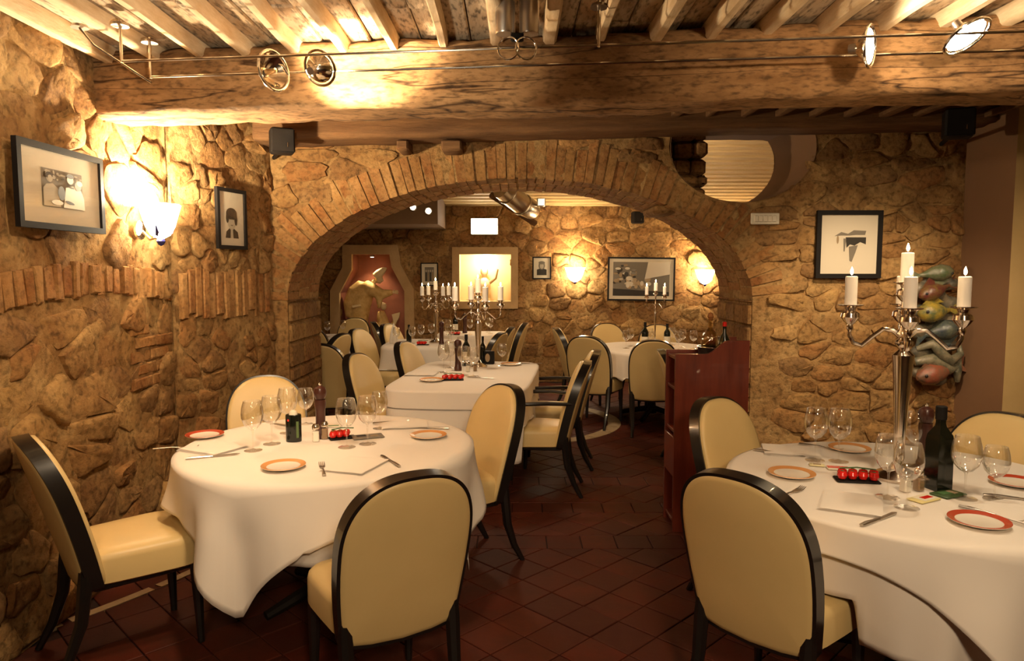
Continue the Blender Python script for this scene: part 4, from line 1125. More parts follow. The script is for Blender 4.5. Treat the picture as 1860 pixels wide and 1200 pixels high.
# ---- loudspeakers
def speaker(label, p, rz, s=1.0, reach=0.12):
    t = thing('loudspeaker', label, 'speaker', p, rz, 'small black loudspeakers')
    MB().bbox((0, 0, 0), (0.15 * s, 0.13 * s, 0.16 * s), 0.012).build('cabinet', M_BLACKMATT, t)
    MB().bbox((0, -0.067 * s, 0), (0.135 * s, 0.006, 0.145 * s), 0.003).build('grille', M_BLACKMATT, t)
    MB().tube([(0, 0.06 * s, -0.03), (0, reach * 0.6, -0.03), (0, reach, -0.03)], 0.014, 8).build('bracket', M_BLACKMATT, t)
    MB().bbox((0.03 * s, -0.071 * s, -0.03 * s), (0.006, 0.003, 0.03), 0.001).build('badge', M_CHROME, t)
q = at_y(512, 257, 4.70); speaker('black loudspeaker in the corner above the left foot of the arch', (q.x, q.y, q.z), math.radians(24), 1.0, 0.52)
q = at_y(1741, 225, 4.62); speaker('black loudspeaker in the corner below the beam at the right', (q.x, q.y, q.z), math.radians(-22), 1.12, 0.60)
q = at_y(1158, 395, 9.85); speaker('black loudspeaker high on the far wall under the slats', (q.x, q.y, q.z), math.radians(10), 1.0)
# ---- switch plate
q = at_y(1390, 397, 5.16)
t = thing('switch_plate', 'ivory switch plate between the round opening and the hat drawing', 'switch', (q.x, 5.165, q.z))
MB().bbox((0, 0, 0), (0.205, 0.014, 0.082), 0.004).build('plate', M_LABEL, t)
for k in range(5): MB().bbox((-0.066 + 0.033 * k, -0.010, 0), (0.028, 0.008, 0.046), 0.003).build('rocker', M_MATBOARD, t)
# ---- illuminated sign on the far wall
q = at_y(880, 411, FAR_Y - 0.1)
t = thing('illuminated_sign', 'overexposed white light box above the bright niche', 'sign', (q.x, FAR_Y - 0.09, q.z))
MB().bbox((0, 0, 0), (0.375, 0.07, 0.225), 0.006).build('housing', M_LABEL, t)
MB().bbox((0, -0.037, 0), (0.36, 0.006, 0.21), 0.002).build('lit_panel', emit('lit_sign_panel', (1, 0.93, 0.8), 9), t)
# ---- duct and lamps under the far ceiling
q = at_y(945, 372, 8.6)
t = thing('air_duct', 'shiny metal duct elbow under the far ceiling at the crown of the arch', 'duct', (q.x, 8.6, q.z))
MB().tube([(-0.22, -0.3, 0.16), (-0.10, -0.18, 0.08), (0.02, -0.05, 0.0), (0.10, 0.08, -0.03), (0.13, 0.25, -0.03)], [0.12, 0.125, 0.125, 0.12, 0.12], 22).build('duct_pipe', M_DUCT, t)
for k, (a, b, c) in enumerate(((-0.15, -0.235, 0.115), (0.02, -0.05, 0.0))): MB().torus((a, b, c), 0.128, 0.010, 28, 8, axis=align((0.55, 0.75, -0.35))).build('band', M_DUCT, t)
MB().bbox((0.25, 0.0, 0.03), (0.10, 0.08, 0.10), 0.01).build('terminal_box', M_STEEL, t)
MB().tube([(-0.36, 0.15, 0.14), (0.20, 0.40, -0.20)], 0.04, 4).build('strut', M_LINTEL, t, smooth=False)
for x, y, lb in ((750, 376, 'small round downlight on the boxed soffit, the left of two'), (778, 383, 'small round downlight on the boxed soffit, the right of two')):
    q = at_y(x, y, 8.85); t = thing('soffit_downlight', lb, 'downlight', (q.x, 8.86, q.z), 0, 'soffit downlights')
    MB().torus((0, 0, 0), 0.042, 0.010, 20, 8, axis=Matrix.Rotation(PI / 2, 3, 'X')).build('bezel', M_STEEL, t)
    MB().ball((0, -0.004, 0), (0.030, 0.014, 0.030), 14, 8).build('bulb', emit('small_bulb', (1, 0.9, 0.75), 12), t)
    MB().tube([(0, 0.0, 0), (0, 0.02, 0)], 0.04, 16).build('can', M_STEEL, t)
# niche lamps
q = at_y(676, 463, FAR_Y + 0.12)
t = thing('niche_downlight', 'tiny lamp in the head of the red statue niche', 'downlight', (q.x, FAR_Y + 0.12, q.z - 0.015))
MB().lathe([(0.0, -0.012), (0.03, -0.012), (0.035, 0.0), (0.035, 0.012), (0.0, 0.012)], 16).build('lamp_can', M_STEEL, t)
MB().lathe([(0.0, -0.018), (0.026, -0.014), (0.0, -0.0125)], 16).build('bulb', MATS['small_bulb'], t)
spot('niche_lamp', (q.x, FAR_Y + 0.10, q.z - 0.05), (q.x + 0.0, FAR_Y + 0.12, 0.7), 14, 110, 0.8, (1, 0.76, 0.42), 0.02)
n2x = sum(p[0] for p in niche2) / 4; n2z0, n2z1 = min(p[1] for p in niche2), max(p[1] for p in niche2)
point('niche_lamp', (n2x, FAR_Y + 0.02, n2z1 - 0.09), 9, (1, 0.82, 0.55), 0.03)
t = thing('niche_bust', 'pale lamp-lit figurine standing in the bright niche', 'figurine', (n2x - 0.02, FAR_Y + 0.13, n2z0 + 0.002))
MB().lathe([(0.09, 0.0), (0.085, 0.03), (0.05, 0.05), (0.06, 0.10), (0.085, 0.17), (0.09, 0.24), (0.06, 0.30), (0.03, 0.33), (0.04, 0.36), (0.055, 0.40), (0.05, 0.45), (0.0, 0.48)], 20).build('figure', M_NICHE_PALE, t)
MB().tube([(0.05, 0, 0.24), (0.16, -0.03, 0.32), (0.19, -0.03, 0.45)], [0.028, 0.022, 0.018], 10).build('raised_arm', M_FRAMEWOOD, t)
MB().tube([(-0.05, 0, 0.24), (-0.13, -0.02, 0.16), (-0.15, -0.05, 0.02)], [0.028, 0.024, 0.02], 10).build('lowered_arm', M_FRAMEWOOD, t)

# ---- statue group in the red niche
def remeshed(mb, name, material, parent, voxel=0.016, loc=(0, 0, 0)):
    o = mb.build(name, material, parent, loc=loc, angle=None)
    m = o.modifiers.new('join', 'REMESH'); m.mode = 'VOXEL'; m.voxel_size = voxel; m.use_smooth_shade = True
    s = o.modifiers.new('soften', 'SMOOTH'); s.factor = 0.5; s.iterations = 7
    return o
SY = FAR_Y + 0.10
def N1(x, y, dy=0.0):
    q = at_y(x, y, SY); return Vector((q.x, SY + dy, q.z))
base = N1(650, 690); zb = base.z
t = thing('robed_statue', 'tall ochre robed statue bending to the right in the red niche', 'statue', (base.x, SY, zb))
off = -Vector((base.x, SY, zb))
L = lambda x, y, dy=0.0: N1(x, y, dy) + off
mb = MB()
mb.tube([L(652, 690), L(651, 650), L(651, 610), L(652, 580), L(654, 555), L(660, 532), L(668, 516)], [0.17, 0.15, 0.135, 0.13, 0.15, 0.155, 0.10], 18)
mb.tube([L(636, 575, -0.03), L(637, 552, -0.04), L(646, 530, -0.04), L(660, 516, -0.03)], [0.06, 0.10, 0.11, 0.085], 14)
mb.tube([L(664, 520, -0.03), L(680, 527, -0.09), L(698, 534, -0.11), L(716, 530, -0.12)], [0.10, 0.095, 0.072, 0.040], 14)
mb.tube([L(690, 534, -0.11), L(692, 548, -0.11), L(690, 560, -0.10)], [0.06, 0.045, 0.02], 12)
for k in range(8):
    x = 637 + 4.4 * k; mb.tube([L(x, 690, -0.11), L(x, 640, -0.115), L(x + 1, 575, -0.09)], [0.020, 0.018, 0.006], 8)
remeshed(mb, 'robe', M_OCHRE, t)
hd = MB(); hd.ball(L(690, 506, -0.06), (0.055, 0.055, 0.070), 16, 10); hd.tube([L(678, 513, -0.04), L(686, 508, -0.05)], 0.035, 10); hd.ball(L(697, 509, -0.075), (0.02, 0.016, 0.016), 10, 6)
remeshed(hd, 'head', mat('carved_face', (0.74, 0.55, 0.30), 0.7), t, 0.009)
hm = MB(); hm.tube([L(683, 503, -0.05), L(690, 497, -0.055), L(699, 489, -0.06), L(704, 486, -0.06)], [0.060, 0.066, 0.040, 0.010], 14); remeshed(hm, 'hood', mat('pale_cloth_gilt', (0.86, 0.66, 0.36), 0.6), t, 0.010)
hand = MB(); c = L(717, 530, -0.12)
hand.ball(c, (0.028, 0.016, 0.022), 10, 6)
for k in range(4): hand.tube([c + Vector((0.02, 0, 0.016 - 0.010 * k)), c + Vector((0.055, -0.004, 0.024 - 0.014 * k)), c + Vector((0.075 - 0.006 * abs(k - 1), -0.01, 0.018 - 0.017 * k))], [0.008, 0.007, 0.005], 6)
hand.tube([c + Vector((0, -0.005, 0.016)), c + Vector((0.02, -0.015, 0.04))], [0.008, 0.006], 6)
hand.build('hand', MATS['carved_face'], t)
MB().tube([L(660, 553, -0.16), L(645, 556, -0.17)], [0.02, 0.02], 8).build('rope_belt', MATS['pale_cloth_gilt'], t)
SY = FAR_Y + 0.17; base2 = N1(713, 690)
t = thing('child_statue', 'small ochre statue crouching at the right of the red niche', 'statue', (base2.x, SY, zb)); off = -Vector((base2.x, SY, zb))
L = lambda x, y, dy=0.0: N1(x, y, dy) + off
mb = MB(); mb.tube([L(706, 690), L(704, 640), L(700, 600), L(694, 578), L(692, 564)], [0.10, 0.09, 0.10, 0.08, 0.05], 16)
mb.tube([L(705, 590, -0.05), L(712, 600, -0.08), L(722, 575, -0.06)], [0.06, 0.055, 0.03], 12); mb.tube([L(698, 575, -0.04), L(690, 590, -0.07), L(700, 605, -0.08)], [0.045, 0.04, 0.03], 12)
remeshed(mb, 'robe', M_OCHRE, t)
hd = MB(); hd.ball(L(698, 556, -0.05), (0.045, 0.045, 0.055), 14, 10); hd.ball(L(694, 553, -0.04), (0.05, 0.05, 0.045), 14, 8); remeshed(hd, 'head', MATS['carved_face'], t, 0.009)
MB().prism([L(714, 570, -0.12), L(729, 566, -0.12), L(727, 576, -0.12), L(719, 590, -0.12)], (0, 0.05, 0)).build('scroll', MATS['pale_cloth_gilt'], t, smooth=False)

# ---- ceramic fish group on the wall beside the pillar
FY = 5.13
def W5(x, y, d=0.0):
    q = at_y(x - 10, y, FY); return Vector((q.x, FY - d, q.z))
c0 = W5(1705, 690)
t = thing('fish_sculpture', 'colourful glazed ceramic fish group on the stone wall by the pillar', 'wall sculpture', (c0.x, FY, c0.z)); off = -Vector((c0.x, FY, c0.z))
L = lambda x, y, d=0.0: W5(x, y, d) + off
def glaze(nm, a, b): return mat(nm, a, 0.12, var=b, scale=16, bump=0.3, bscale=60, coat=0.5)
def fish(body, tail, dirn, size, m, nm='fish'):
    mb = MB(); a, b = body, tail; d = (b - a)
    pts = [a + d * t_ for t_ in (0, 0.12, 0.35, 0.6, 0.85, 1.0)]
    mb.tube(pts, [0.012 * size, 0.045 * size, 0.062 * size, 0.05 * size, 0.02 * size, 0.012 * size], 14)
    up = Vector((-d.z, 0, d.x)).normalized()
    e = d.normalized() * 0.07 * size
    mb.prism([b - e * 0.2, b + e + up * 0.055 * size, b + e * 0.6, b + e - up * 0.055 * size], (0, -0.012, 0))
    mid = a + d * 0.45; mb.prism([mid + up * 0.05 * size - e, mid + up * 0.10 * size, mid + up * 0.05 * size + e], (0, -0.01, 0))
    o = mb.build(nm, m, t)
    MB().ball(a + d * 0.14 + Vector((0, -0.042 * size, 0)) + up * 0.012, 0.009 * size, 8, 6).build('eye', M_BLACK, o)
fish(L(1728, 492, .09), L(1672, 500, .05), 1, 1.0, glaze('green_glaze', (0.07, 0.10, 0.045), (0.16, 0.15, 0.09)))
fish(L(1668, 538, .09), L(1725, 518, .05), 1, 1.05, glaze('plum_glaze', (0.11, 0.025, 0.025), (0.16, 0.10, 0.03)))
fish(L(1664, 568, .11), L(1726, 562, .06), 1, 1.25, glaze('yellow_glaze', (0.36, 0.26, 0.04), (0.10, 0.12, 0.05)))
fish(L(1735, 590, .10), L(1682, 608, .05), 1, 1.2, glaze('blue_glaze', (0.03, 0.045, 0.06), (0.11, 0.12, 0.08)))
fish(L(1662, 683, .10), L(1735, 664, .06), 1, 1.3, glaze('coral_glaze', (0.26, 0.075, 0.04), (0.12, 0.09, 0.055)))
m_g = glaze('grey_green_glaze', (0.22, 0.19, 0.12), (0.06, 0.07, 0.05))
MB().tube([L(1668, 632, .05), L(1690, 622, .09), L(1705, 640, .10), L(1722, 652, .10), L(1742, 640, .08), L(1743, 622, .06)], [0.02, 0.034, 0.04, 0.036, 0.026, 0.012], 12).build('seaweed', m_g, t)
MB().tube([L(1664, 655, .05), L(1690, 650, .08), L(1722, 668, .08), L(1746, 660, .05)], [0.03, 0.045, 0.04, 0.02], 12).build('seaweed', m_g, t)
MB().tube([L(1742, 690, .04), L(1738, 672, .07), L(1744, 640, .06)], [0.02, 0.03, 0.012], 10).build('seaweed', m_g, t)
rk = MB(); rr = random.Random(2)
for _ in range(16): rk.ball(L(1706 + 30 * math.sin(_ * 2.1), 502 + 12.4 * _, 0.02), (rr.uniform(.07, .10), .05, rr.uniform(.05, .07)), 10, 6)
remeshed(rk, 'rock_base', glaze('dark_rock_glaze', (0.07, 0.07, 0.055), (0.16, 0.13, 0.08)), t, 0.014)

# ---- candelabra and candles
def candle(p, h, r, label, group, power=0.0):
    t = thing('candle', label, 'candle', p, 0, group)
    MB().lathe([(0.0, 0.0), (r, 0.0), (r, h - 0.003), (r - 0.003, h), (r * 0.5, h - 0.003), (0.0, h - 0.004)], 20).build('wax', M_WAX, t)
    MB().tube([(0, 0, h - 0.004), (0.001, 0, h + 0.010)], 0.0012, 6).build('wick', M_WICK, t)
    MB().lathe([(0.0, h + 0.004), (0.0045, h + 0.010), (0.006, h + 0.017), (0.004, h + 0.027), (0.0, h + 0.037)], 12).build('flame', M_FLAME, t)
    if power: point('candle_light', (p[0], p[1], p[2] + h + 0.02), power, (1, 0.66, 0.30), 0.008)
def candelabrum(label, c, z0, armr, rot, n, zc, zcc, candle_h, cr, cl, group, power, stem=1.0, detail=20):
    """zc = height of the arm cups' pans, zcc = height of the centre pan (above z0)"""
    t = thing('candelabra', label, 'candelabra', (c[0], c[1], z0), rot, 'candelabra'); S = stem
    MB().lathe([(0.0, 0.0), (0.075 * S, 0.0), (0.078 * S, 0.012), (0.06 * S, 0.025), (0.028 * S, 0.04), (0.02 * S, 0.06), (0.0, 0.06)], detail).build('base', M_SILVER, t)
    hub = zc - 0.13
    MB().lathe([(0.018 * S, 0.05), (0.014 * S, 0.08), (0.016 * S, 0.12), (0.022 * S, hub * 0.55), (0.030 * S, hub - 0.09), (0.033 * S, hub - 0.06), (0.020 * S, hub - 0.045), (0.014 * S, hub - 0.038), (0.026 * S, hub - 0.02), (0.026 * S, hub - 0.008), (0.014 * S, hub + 0.004), (0.024 * S, hub + 0.02), (0.018 * S, hub + 0.04), (0.012 * S, hub + 0.07), (0.020 * S, zc - 0.02), (0.014 * S, zcc - 0.09), (0.012 * S, zcc - 0.07)], detail).build('stem', M_SILVER, t)
    cup = [(0.004, -0.10), (0.012, -0.085), (0.010, -0.072), (0.022, -0.060), (0.033, -0.045), (0.030, -0.030), (0.016, -0.022), (0.020, -0.010), (0.042, -0.003), (0.043, 0.0), (0.0, -0.001)]
    k = 0.55 + 0.45 * S
    cup = [(a * k, b * k) for a, b in cup]
    MB().lathe(cup, detail, (0, 0, zcc)).build('cup', M_SILVER, t)
    for i in range(n):
        a = 2 * PI * i / n; e = Vector((math.cos(a), math.sin(a), 0))
        pts = []
        for f, dz in ((0.06, 0.0), (0.2, 0.022), (0.38, 0.026), (0.58, -0.004), (0.76, -0.036), (0.92, -0.028), (1.0, 0.01), (1.0, 0.035)):
            pts.append(e * armr * f + Vector((0, 0, hub + 0.01 + dz * (0.6 + 0.4 * S))))
        pts[-1] = e * armr + Vector((0, 0, zc - 0.098 * k)); pts[-2] = e * armr * 1.0 + Vector((0, 0, hub + 0.01))
        arm = MB().tube(pts, [0.009 * S, 0.008 * S, 0.007 * S, 0.007 * S, 0.007 * S, 0.007 * S, 0.007 * S, 0.006 * S], 8).build('arm', M_SILVER, t)
        MB().lathe(cup, detail, e * armr + Vector((0, 0, zc))).build('cup', M_SILVER, arm)
    rm = Matrix.Rotation(rot, 3, 'Z')
    for i in range(n + 1):
        e = Vector((0, 0, 0)) if i == n else rm @ Vector((math.cos(2 * PI * i / n), math.sin(2 * PI * i / n), 0)) * armr
        candle((c[0] + e.x, c[1] + e.y, z0 + (zcc if i == n else zc)), candle_h[i] if isinstance(candle_h, (list, tuple)) else candle_h, cr, cl[i] if isinstance(cl, (list, tuple)) else cl, group, power)
CT = TOP + 0.003
candelabrum('tall silver five-candle candelabra standing on the right round table', (1.508, 2.72), CT, 0.19, math.radians(-25), 4, 0.675, 0.765, 0.112, 0.0225,
            ['burning candle on the rightmost arm of the tall silver candelabra', 'candle on the rear arm of the tall candelabra, half hidden behind another', 'burning candle on the leftmost arm of the tall silver candelabra', 'candle on the front arm of the tall candelabra, below the topmost', 'topmost candle in the centre of the tall silver candelabra'], 'candles of the tall candelabra', 0.9, stem=1.2)
candelabrum('silver candelabra on the middle table in front of the bright niche', (-0.285, 5.95), CT, 0.20, math.radians(20), 4, 0.565, 0.63, 0.115, 0.024, ['white candle on the rightmost arm of the middle-table candelabra', 'white candle on the rear arm of the middle-table candelabra', 'white candle on the leftmost arm of the middle-table candelabra', 'white candle on the front arm of the middle-table candelabra', 'topmost white candle of the middle-table candelabra'], 'candles of the middle candelabra', 0.5)
candelabrum('silver candelabra on the square table left of the bright niche', (-0.86, 8.0), CT, 0.17, math.radians(35), 4, 0.54, 0.60, 0.10, 0.022, ['rear right white candle of the candelabra left of the bright niche', 'rear left white candle of the candelabra left of the bright niche', 'front left white candle of the candelabra left of the bright niche', 'front right white candle of the candelabra left of the bright niche', 'topmost white candle of the candelabra left of the bright niche'], 'candles of the left far candelabra', 0.5)
candelabrum('slim three-candle silver candelabra in front of the far landscape picture', (1.54, 7.62), CT, 0.10, math.radians(8), 2, 0.56, 0.60, 0.085, 0.018, ['candle right of centre on the slim far candelabra', 'candle left of centre on the slim far candelabra', 'middle candle of the slim far candelabra'], 'candles of the slim candelabra', 0.5, stem=0.45, detail=14)

# ================================================================== TABLEWARE
def on(x, y, z=None): return at_z(x, y, CT if z is None else z)
def put(me_parts, name, label, cat, p, rz, group):
    t = thing(name, label, cat, (p[0], p[1], p[2]), rz, group)
    for nm, me in me_parts: place(me, nm, t)
    return t
# shared part meshes
def glass_parts(R, H, n=22):
    st = H * 0.42
    foot = MB().lathe([(0.0, 0.0), (R * 0.82, 0.0), (R * 0.82, 0.002), (R * 0.3, 0.005), (0.004, 0.010), (0.0, 0.010)], n).mesh('foot', M_GLASS)
    stem = MB().lathe([(0.0035, 0.009), (0.003, st * 0.5), (0.004, st * 0.95), (0.008, st)], 10).mesh('stem', M_GLASS)
    pr = [(0.004, st), (R * 0.45, st + (H - st) * 0.06), (R * 0.80, st + (H - st) * 0.22), (R * 0.98, st + (H - st) * 0.42), (R, st + (H - st) * 0.55), (R * 0.93, st + (H - st) * 0.78), (R * 0.78, H)]
    pi = [(max(r_ - 0.0012, 0.001), h_ + (0.002 if k < 2 else 0)) for k, (r_, h_) in enumerate(reversed(pr[1:]))]
    bowl = MB().open_lathe(pr + pi[:1] + pi[1:] + [(0.0005, st + 0.006)], n).mesh('bowl', M_GLASS)
    return [('foot', foot), ('stem', stem), ('bowl', bowl)]
G_BIG, G_SMALL, G_FAR = glass_parts(0.049, 0.225), glass_parts(0.044, 0.19), glass_parts(0.042, 0.19, 14)
def plate_parts(rim):
    b = MB().lathe([(0.0, 0.0), (0.05, 0.0), (0.055, 0.004), (0.088, 0.013), (0.089, 0.016), (0.060, 0.0085), (0.05, 0.0065), (0.0, 0.006)], 40).mesh('plate_body', M_CERAMIC)
    r = MB().open_lathe([(0.0895, 0.0155), (0.0885, 0.0172), (0.069, 0.0117), (0.067, 0.0107)], 40).mesh('rim', rim)
    return [('plate_body', b), ('rim', r)]
P_OR, P_RED = plate_parts(M_RIM_ORANGE), plate_parts(M_RIM_RED)
knife_p = [('blade', MB().prism([(0.0, 0.0, 0.004), (0.10, 0.0, 0.004), (0.115, 0.006, 0.004), (0.10, 0.017, 0.004), (0.0, 0.014, 0.004)], (0, 0, 0.002)).mesh('blade', M_STEEL, smooth=False)),
           ('handle', MB().tube([(0.003, 0.007, 0.006), (-0.03, 0.007, 0.007), (-0.075, 0.007, 0.008), (-0.105, 0.007, 0.007)], [0.005, 0.007, 0.009, 0.007], 8, flat=0.6).mesh('handle', M_STEEL))]
fk = MB()
fk.prism([(0.0, -0.004, 0.006), (0.02, -0.011, 0.004), (0.04, -0.012, 0.004), (0.04, 0.012, 0.004), (0.02, 0.011, 0.004), (0.0, 0.004, 0.006)], (0, 0, 0.002))
for k in range(4): fk.tube([(0.039, -0.0105 + 0.007 * k, 0.005), (0.062, -0.0105 + 0.007 * k, 0.006), (0.082, -0.0100 + 0.0067 * k, 0.011)], [0.0022, 0.002, 0.0012], 6)
fork_p = [('tines', fk.mesh('tines', M_STEEL)), ('handle', MB().tube([(0.004, 0, 0.007), (-0.03, 0, 0.010), (-0.08, 0, 0.008), (-0.11, 0, 0.007)], [0.004, 0.004, 0.007, 0.008], 8, flat=0.45).mesh('handle', M_STEEL))]
def napkin_parts(w, d, seed):
    out = []
    for lay in range(3):
        z = 0.001 + lay * 0.0035; n = 8; vs = []; g = 0.003 * lay
        for j in range(n + 1):
            for i in range(n + 1):
                x = (-.5 + i / n) * (w - g * 2); y = (-.5 + j / n) * (d - g) ; edge = min(i, j, n - i, n - j)
                vs.append((x + 0.002 * lay, y, z + (0.0022 if edge else 0) + 0.0015 * noise.noise(Vector((x * 20, y * 20, seed + lay)))))
        fs = [(j * (n + 1) + i, j * (n + 1) + i + 1, (j + 1) * (n + 1) + i + 1, (j + 1) * (n + 1) + i) for j in range(n) for i in range(n)]
        out.append(('fold_layer', MB().add(vs, fs).mesh('fold_layer', M_LINEN, angle=None)))
    return out
NAP = napkin_parts(0.20, 0.24, 3)
MILL = lambda pr: [(a * 1.08, b * 1.26) for a, b in pr]
mill_p = [('mill_body', MB().lathe(MILL([(0.0, 0.0), (0.028, 0.0), (0.029, 0.02), (0.024, 0.03), (0.021, 0.07), (0.022, 0.11), (0.026, 0.135), (0.024, 0.15), (0.0, 0.15)]), 20).mesh('mill_body', M_MILL)),
          ('mill_head', MB().lathe(MILL([(0.0, 0.15), (0.020, 0.152), (0.027, 0.165), (0.029, 0.18), (0.024, 0.195), (0.010, 0.203), (0.0, 0.204)]), 20).mesh('mill_head', M_MILL)),
          ('mill_nut', MB().lathe(MILL([(0.0, 0.203), (0.006, 0.204), (0.007, 0.210), (0.0, 0.215)]), 12).mesh('mill_nut', M_CHROME))]
def shaker_parts(fill, nm):
    f = MB().bbox((0, 0, 0.026), (0.029, 0.029, 0.05), 0.004).mesh('filling', fill)
    g = MB().bbox((0, 0, 0.031), (0.034, 0.034, 0.062), 0.005).mesh('glass_body', M_GLASS)
    c = MB().lathe([(0.0, 0.062), (0.017, 0.062), (0.018, 0.075), (0.012, 0.086), (0.0, 0.088)], 16).mesh('cap', M_CHROME)
    return [('filling', f), ('glass_body', g), ('cap', c)]
SALT, PEPPER = shaker_parts(M_SALT, 's'), shaker_parts(M_PEPPER, 'p')
def bottle_parts(R, H, lab=True, square=False):
    b = MB().lathe([(0.0, 0.0), (R, 0.0), (R, H * 0.58), (R * 0.9, H * 0.66), (R * 0.42, H * 0.76), (R * 0.36, H * 0.80), (R * 0.36, H * 0.93), (0.0, H * 0.93)], 4 if square else 20, axis=Matrix.Rotation(PI / 4, 3, 'Z') if square else None).mesh('bottle_body', M_BOTTLE, angle=35)
    c = MB().lathe([(R * 0.38, H * 0.84), (R * 0.42, H * 0.845), (R * 0.42, H * 0.995), (R * 0.38, H), (0.0, H)], 16).mesh('capsule', M_BLACKMATT)
    out = [('bottle_body', b), ('capsule', c)]
    if lab: out.append(('paper_label', MB().open_lathe([(R + 0.0006, H * 0.18), (R + 0.0006, H * 0.46)], 20).mesh('paper_label', M_LABEL)))
    return out
def tomatoes(label, p, rz, group=None, n=4, s=1.0):
    t = thing('tomato_tray', label, 'tomatoes', p, rz, group)
    MB().bbox((0.0, 0, 0.004), (0.15 * s, 0.075 * s, 0.007), 0.003).build('tray', M_BLACKMATT, t)
    r = random.Random(int(p[0] * 100) % 97)
    for k in range(n):
        for j in range(2):
            o = MB().lathe([(0.0, -0.017), (0.013, -0.013), (0.019, 0.0), (0.015, 0.012), (0.005, 0.0165), (0.0, 0.014)], 14).build('tomato', M_RED, t, loc=((-0.055 + 0.036 * k + 0.010 * j) * s, (-0.016 + 0.033 * j + r.uniform(-.003, .003)) * s, 0.026))
            MB().lathe([(0.0, 0.0145), (0.008, 0.016), (0.0, 0.018)], 5).build('calyx', M_GREEN, o)
    MB().tube([(-0.06 * s, 0, 0.048), (0, 0.004, 0.052), (0.065 * s, 0, 0.047)], 0.0028, 6).build('vine', M_GREEN, t)
    return t
def card(name, label, cat, p, rz, w, d, m, marks, tilt=0.0):
    t = thing(name, label, cat, p, rz)
    rx = Matrix.Rotation(tilt, 3, 'X')
    MB().bbox((0, 0, 0.005 + (0.5 * d * math.sin(tilt))), (w, d, 0.006), 0.002, rot=rx).build('packet', m, t)
    for k_, (x, y, a, b, mm) in enumerate(marks):
        MB().box(rx @ Vector((x * w, y * d, 0.0085 + 0.0007 * k_)) + Vector((0, 0, 0.5 * d * math.sin(tilt) - 0.004 * (1 - math.cos(tilt)))), (a * w, b * d, 0.0008), rot=rx).build('printed_patch', mm, t, smooth=False)
    return t
R = math.radians
# ---- left round table
gl = 'wine glasses on the left table'
LG = [(460, 818, 1, 'wine glass nearest the left edge of the left round table'), (494, 806, 1, 'wine glass just left of the black oil tin on the left table'), (523, 786, 1, 'tall wine glass behind the black oil tin on the left table'),
      (556, 770, 0, 'wine glass behind the oil tin and left of the dark pepper mill'), (630, 812, 1, 'wine glass in front of the cherry tomatoes on the left table'), (668, 806, 1, 'wine glass standing by the dark leaflet on the left table'), (690, 778, 0, 'small wine glass farthest right on the left table')]
for x, y, b, lb in LG: put(G_BIG if b else G_SMALL, 'wine_glass', lb, 'wine glass', on(x, y), 0, gl)
gp = 'bread plates'
put(P_OR, 'bread_plate', 'orange rimmed bread plate at the front of the left table', 'plate', on(515, 850), 0, gp)
put(P_RED, 'bread_plate', 'red rimmed bread plate at the wall side of the left table', 'plate', on(372, 793), 0, gp)
put(P_OR, 'bread_plate', 'orange rimmed bread plate at the aisle side of the left table', 'plate', on(778, 794), 0, gp)
gn = 'folded napkins'
put(NAP, 'napkin', 'folded white napkin beside the fork at the front of the left table', 'napkin', on(645, 846), R(-18), gn)
put(NAP, 'napkin', 'folded white napkin at the wall side of the left table', 'napkin', on(386, 815), R(62), gn)
put(NAP, 'napkin', 'folded white napkin at the back right of the left table', 'napkin', on(735, 772), R(-80), gn)
gc = 'cutlery'
put(fork_p, 'fork', 'fork left of the front napkin on the left table', 'fork', on(586, 852), R(108), gc)
put(knife_p, 'knife', 'knife right of the front napkin on the left table', 'knife', on(712, 838), R(120), gc)
put(knife_p, 'knife', 'long knife lying at the wall side of the left table', 'knife', on(385, 831), R(25), gc)
put(knife_p, 'knife', 'knife at the back right rim of the left table', 'knife', on(780, 778), R(170), gc)
put(knife_p, 'knife', 'knife at the back of the left table behind the glasses', 'knife', on(495, 770), R(-35), gc)
put(fork_p, 'fork', 'fork right of the dark leaflet at the back of the left table', 'fork', on(715, 768), R(15), gc)
put(fork_p, 'fork', 'fork at the left rim of the left table below the red plate', 'fork', on(326, 815), R(15), gc)
put(mill_p, 'pepper_mill', 'tall dark wooden pepper mill on the left table', 'pepper mill', on(583, 795), 0, 'pepper mills')
put(SALT, 'salt_shaker', 'square glass salt shaker with chrome cap on the left table', 'shaker', on(574, 802), R(15), 'shakers')
put(PEPPER, 'pepper_shaker', 'square glass pepper shaker beside the salt on the left table', 'shaker', on(590, 797), R(15), 'shakers')
p = on(534, 801)
t = thing('oil_tin', 'black olive oil tin with a cream plug on the left table', 'oil tin', p)
MB().lathe([(0.0, 0.0), (0.036, 0.0), (0.037, 0.004), (0.037, 0.125), (0.035, 0.13), (0.0, 0.13)], 24, sx=1.0, sy=0.75).build('tin_body', M_BOTTLE, t)
MB().lathe([(0.0, 0.13), (0.020, 0.13), (0.016, 0.145), (0.0, 0.152)], 16).build('plug', M_LABEL, t)
MB().ball((-0.017, -0.023, 0.105), (0.006, 0.004, 0.006), 10, 6).build('seal_mark', M_RED, t)
MB().bbox((0.024, -0.0195, 0.06), (0.012, 0.003, 0.08), 0.001, rot=Matrix.Rotation(0.6, 3, 'Z')).build('label_stripe', mat('green_print', (0.10, 0.16, 0.05), 0.5), t)
tomatoes('cherry tomatoes on a dark tray beside the pepper mill, left table', on(622, 796), R(25), 'cherry tomatoes', 3, 0.85)
card('leaflet', 'dark printed leaflet under the glass stems on the left table', 'leaflet', on(668, 794), R(22), 0.15, 0.085, M_GREY, [(-0.2, 0.1, 0.3, 0.4, M_INK), (0.2, -0.1, 0.25, 0.3, M_SEPIA)])
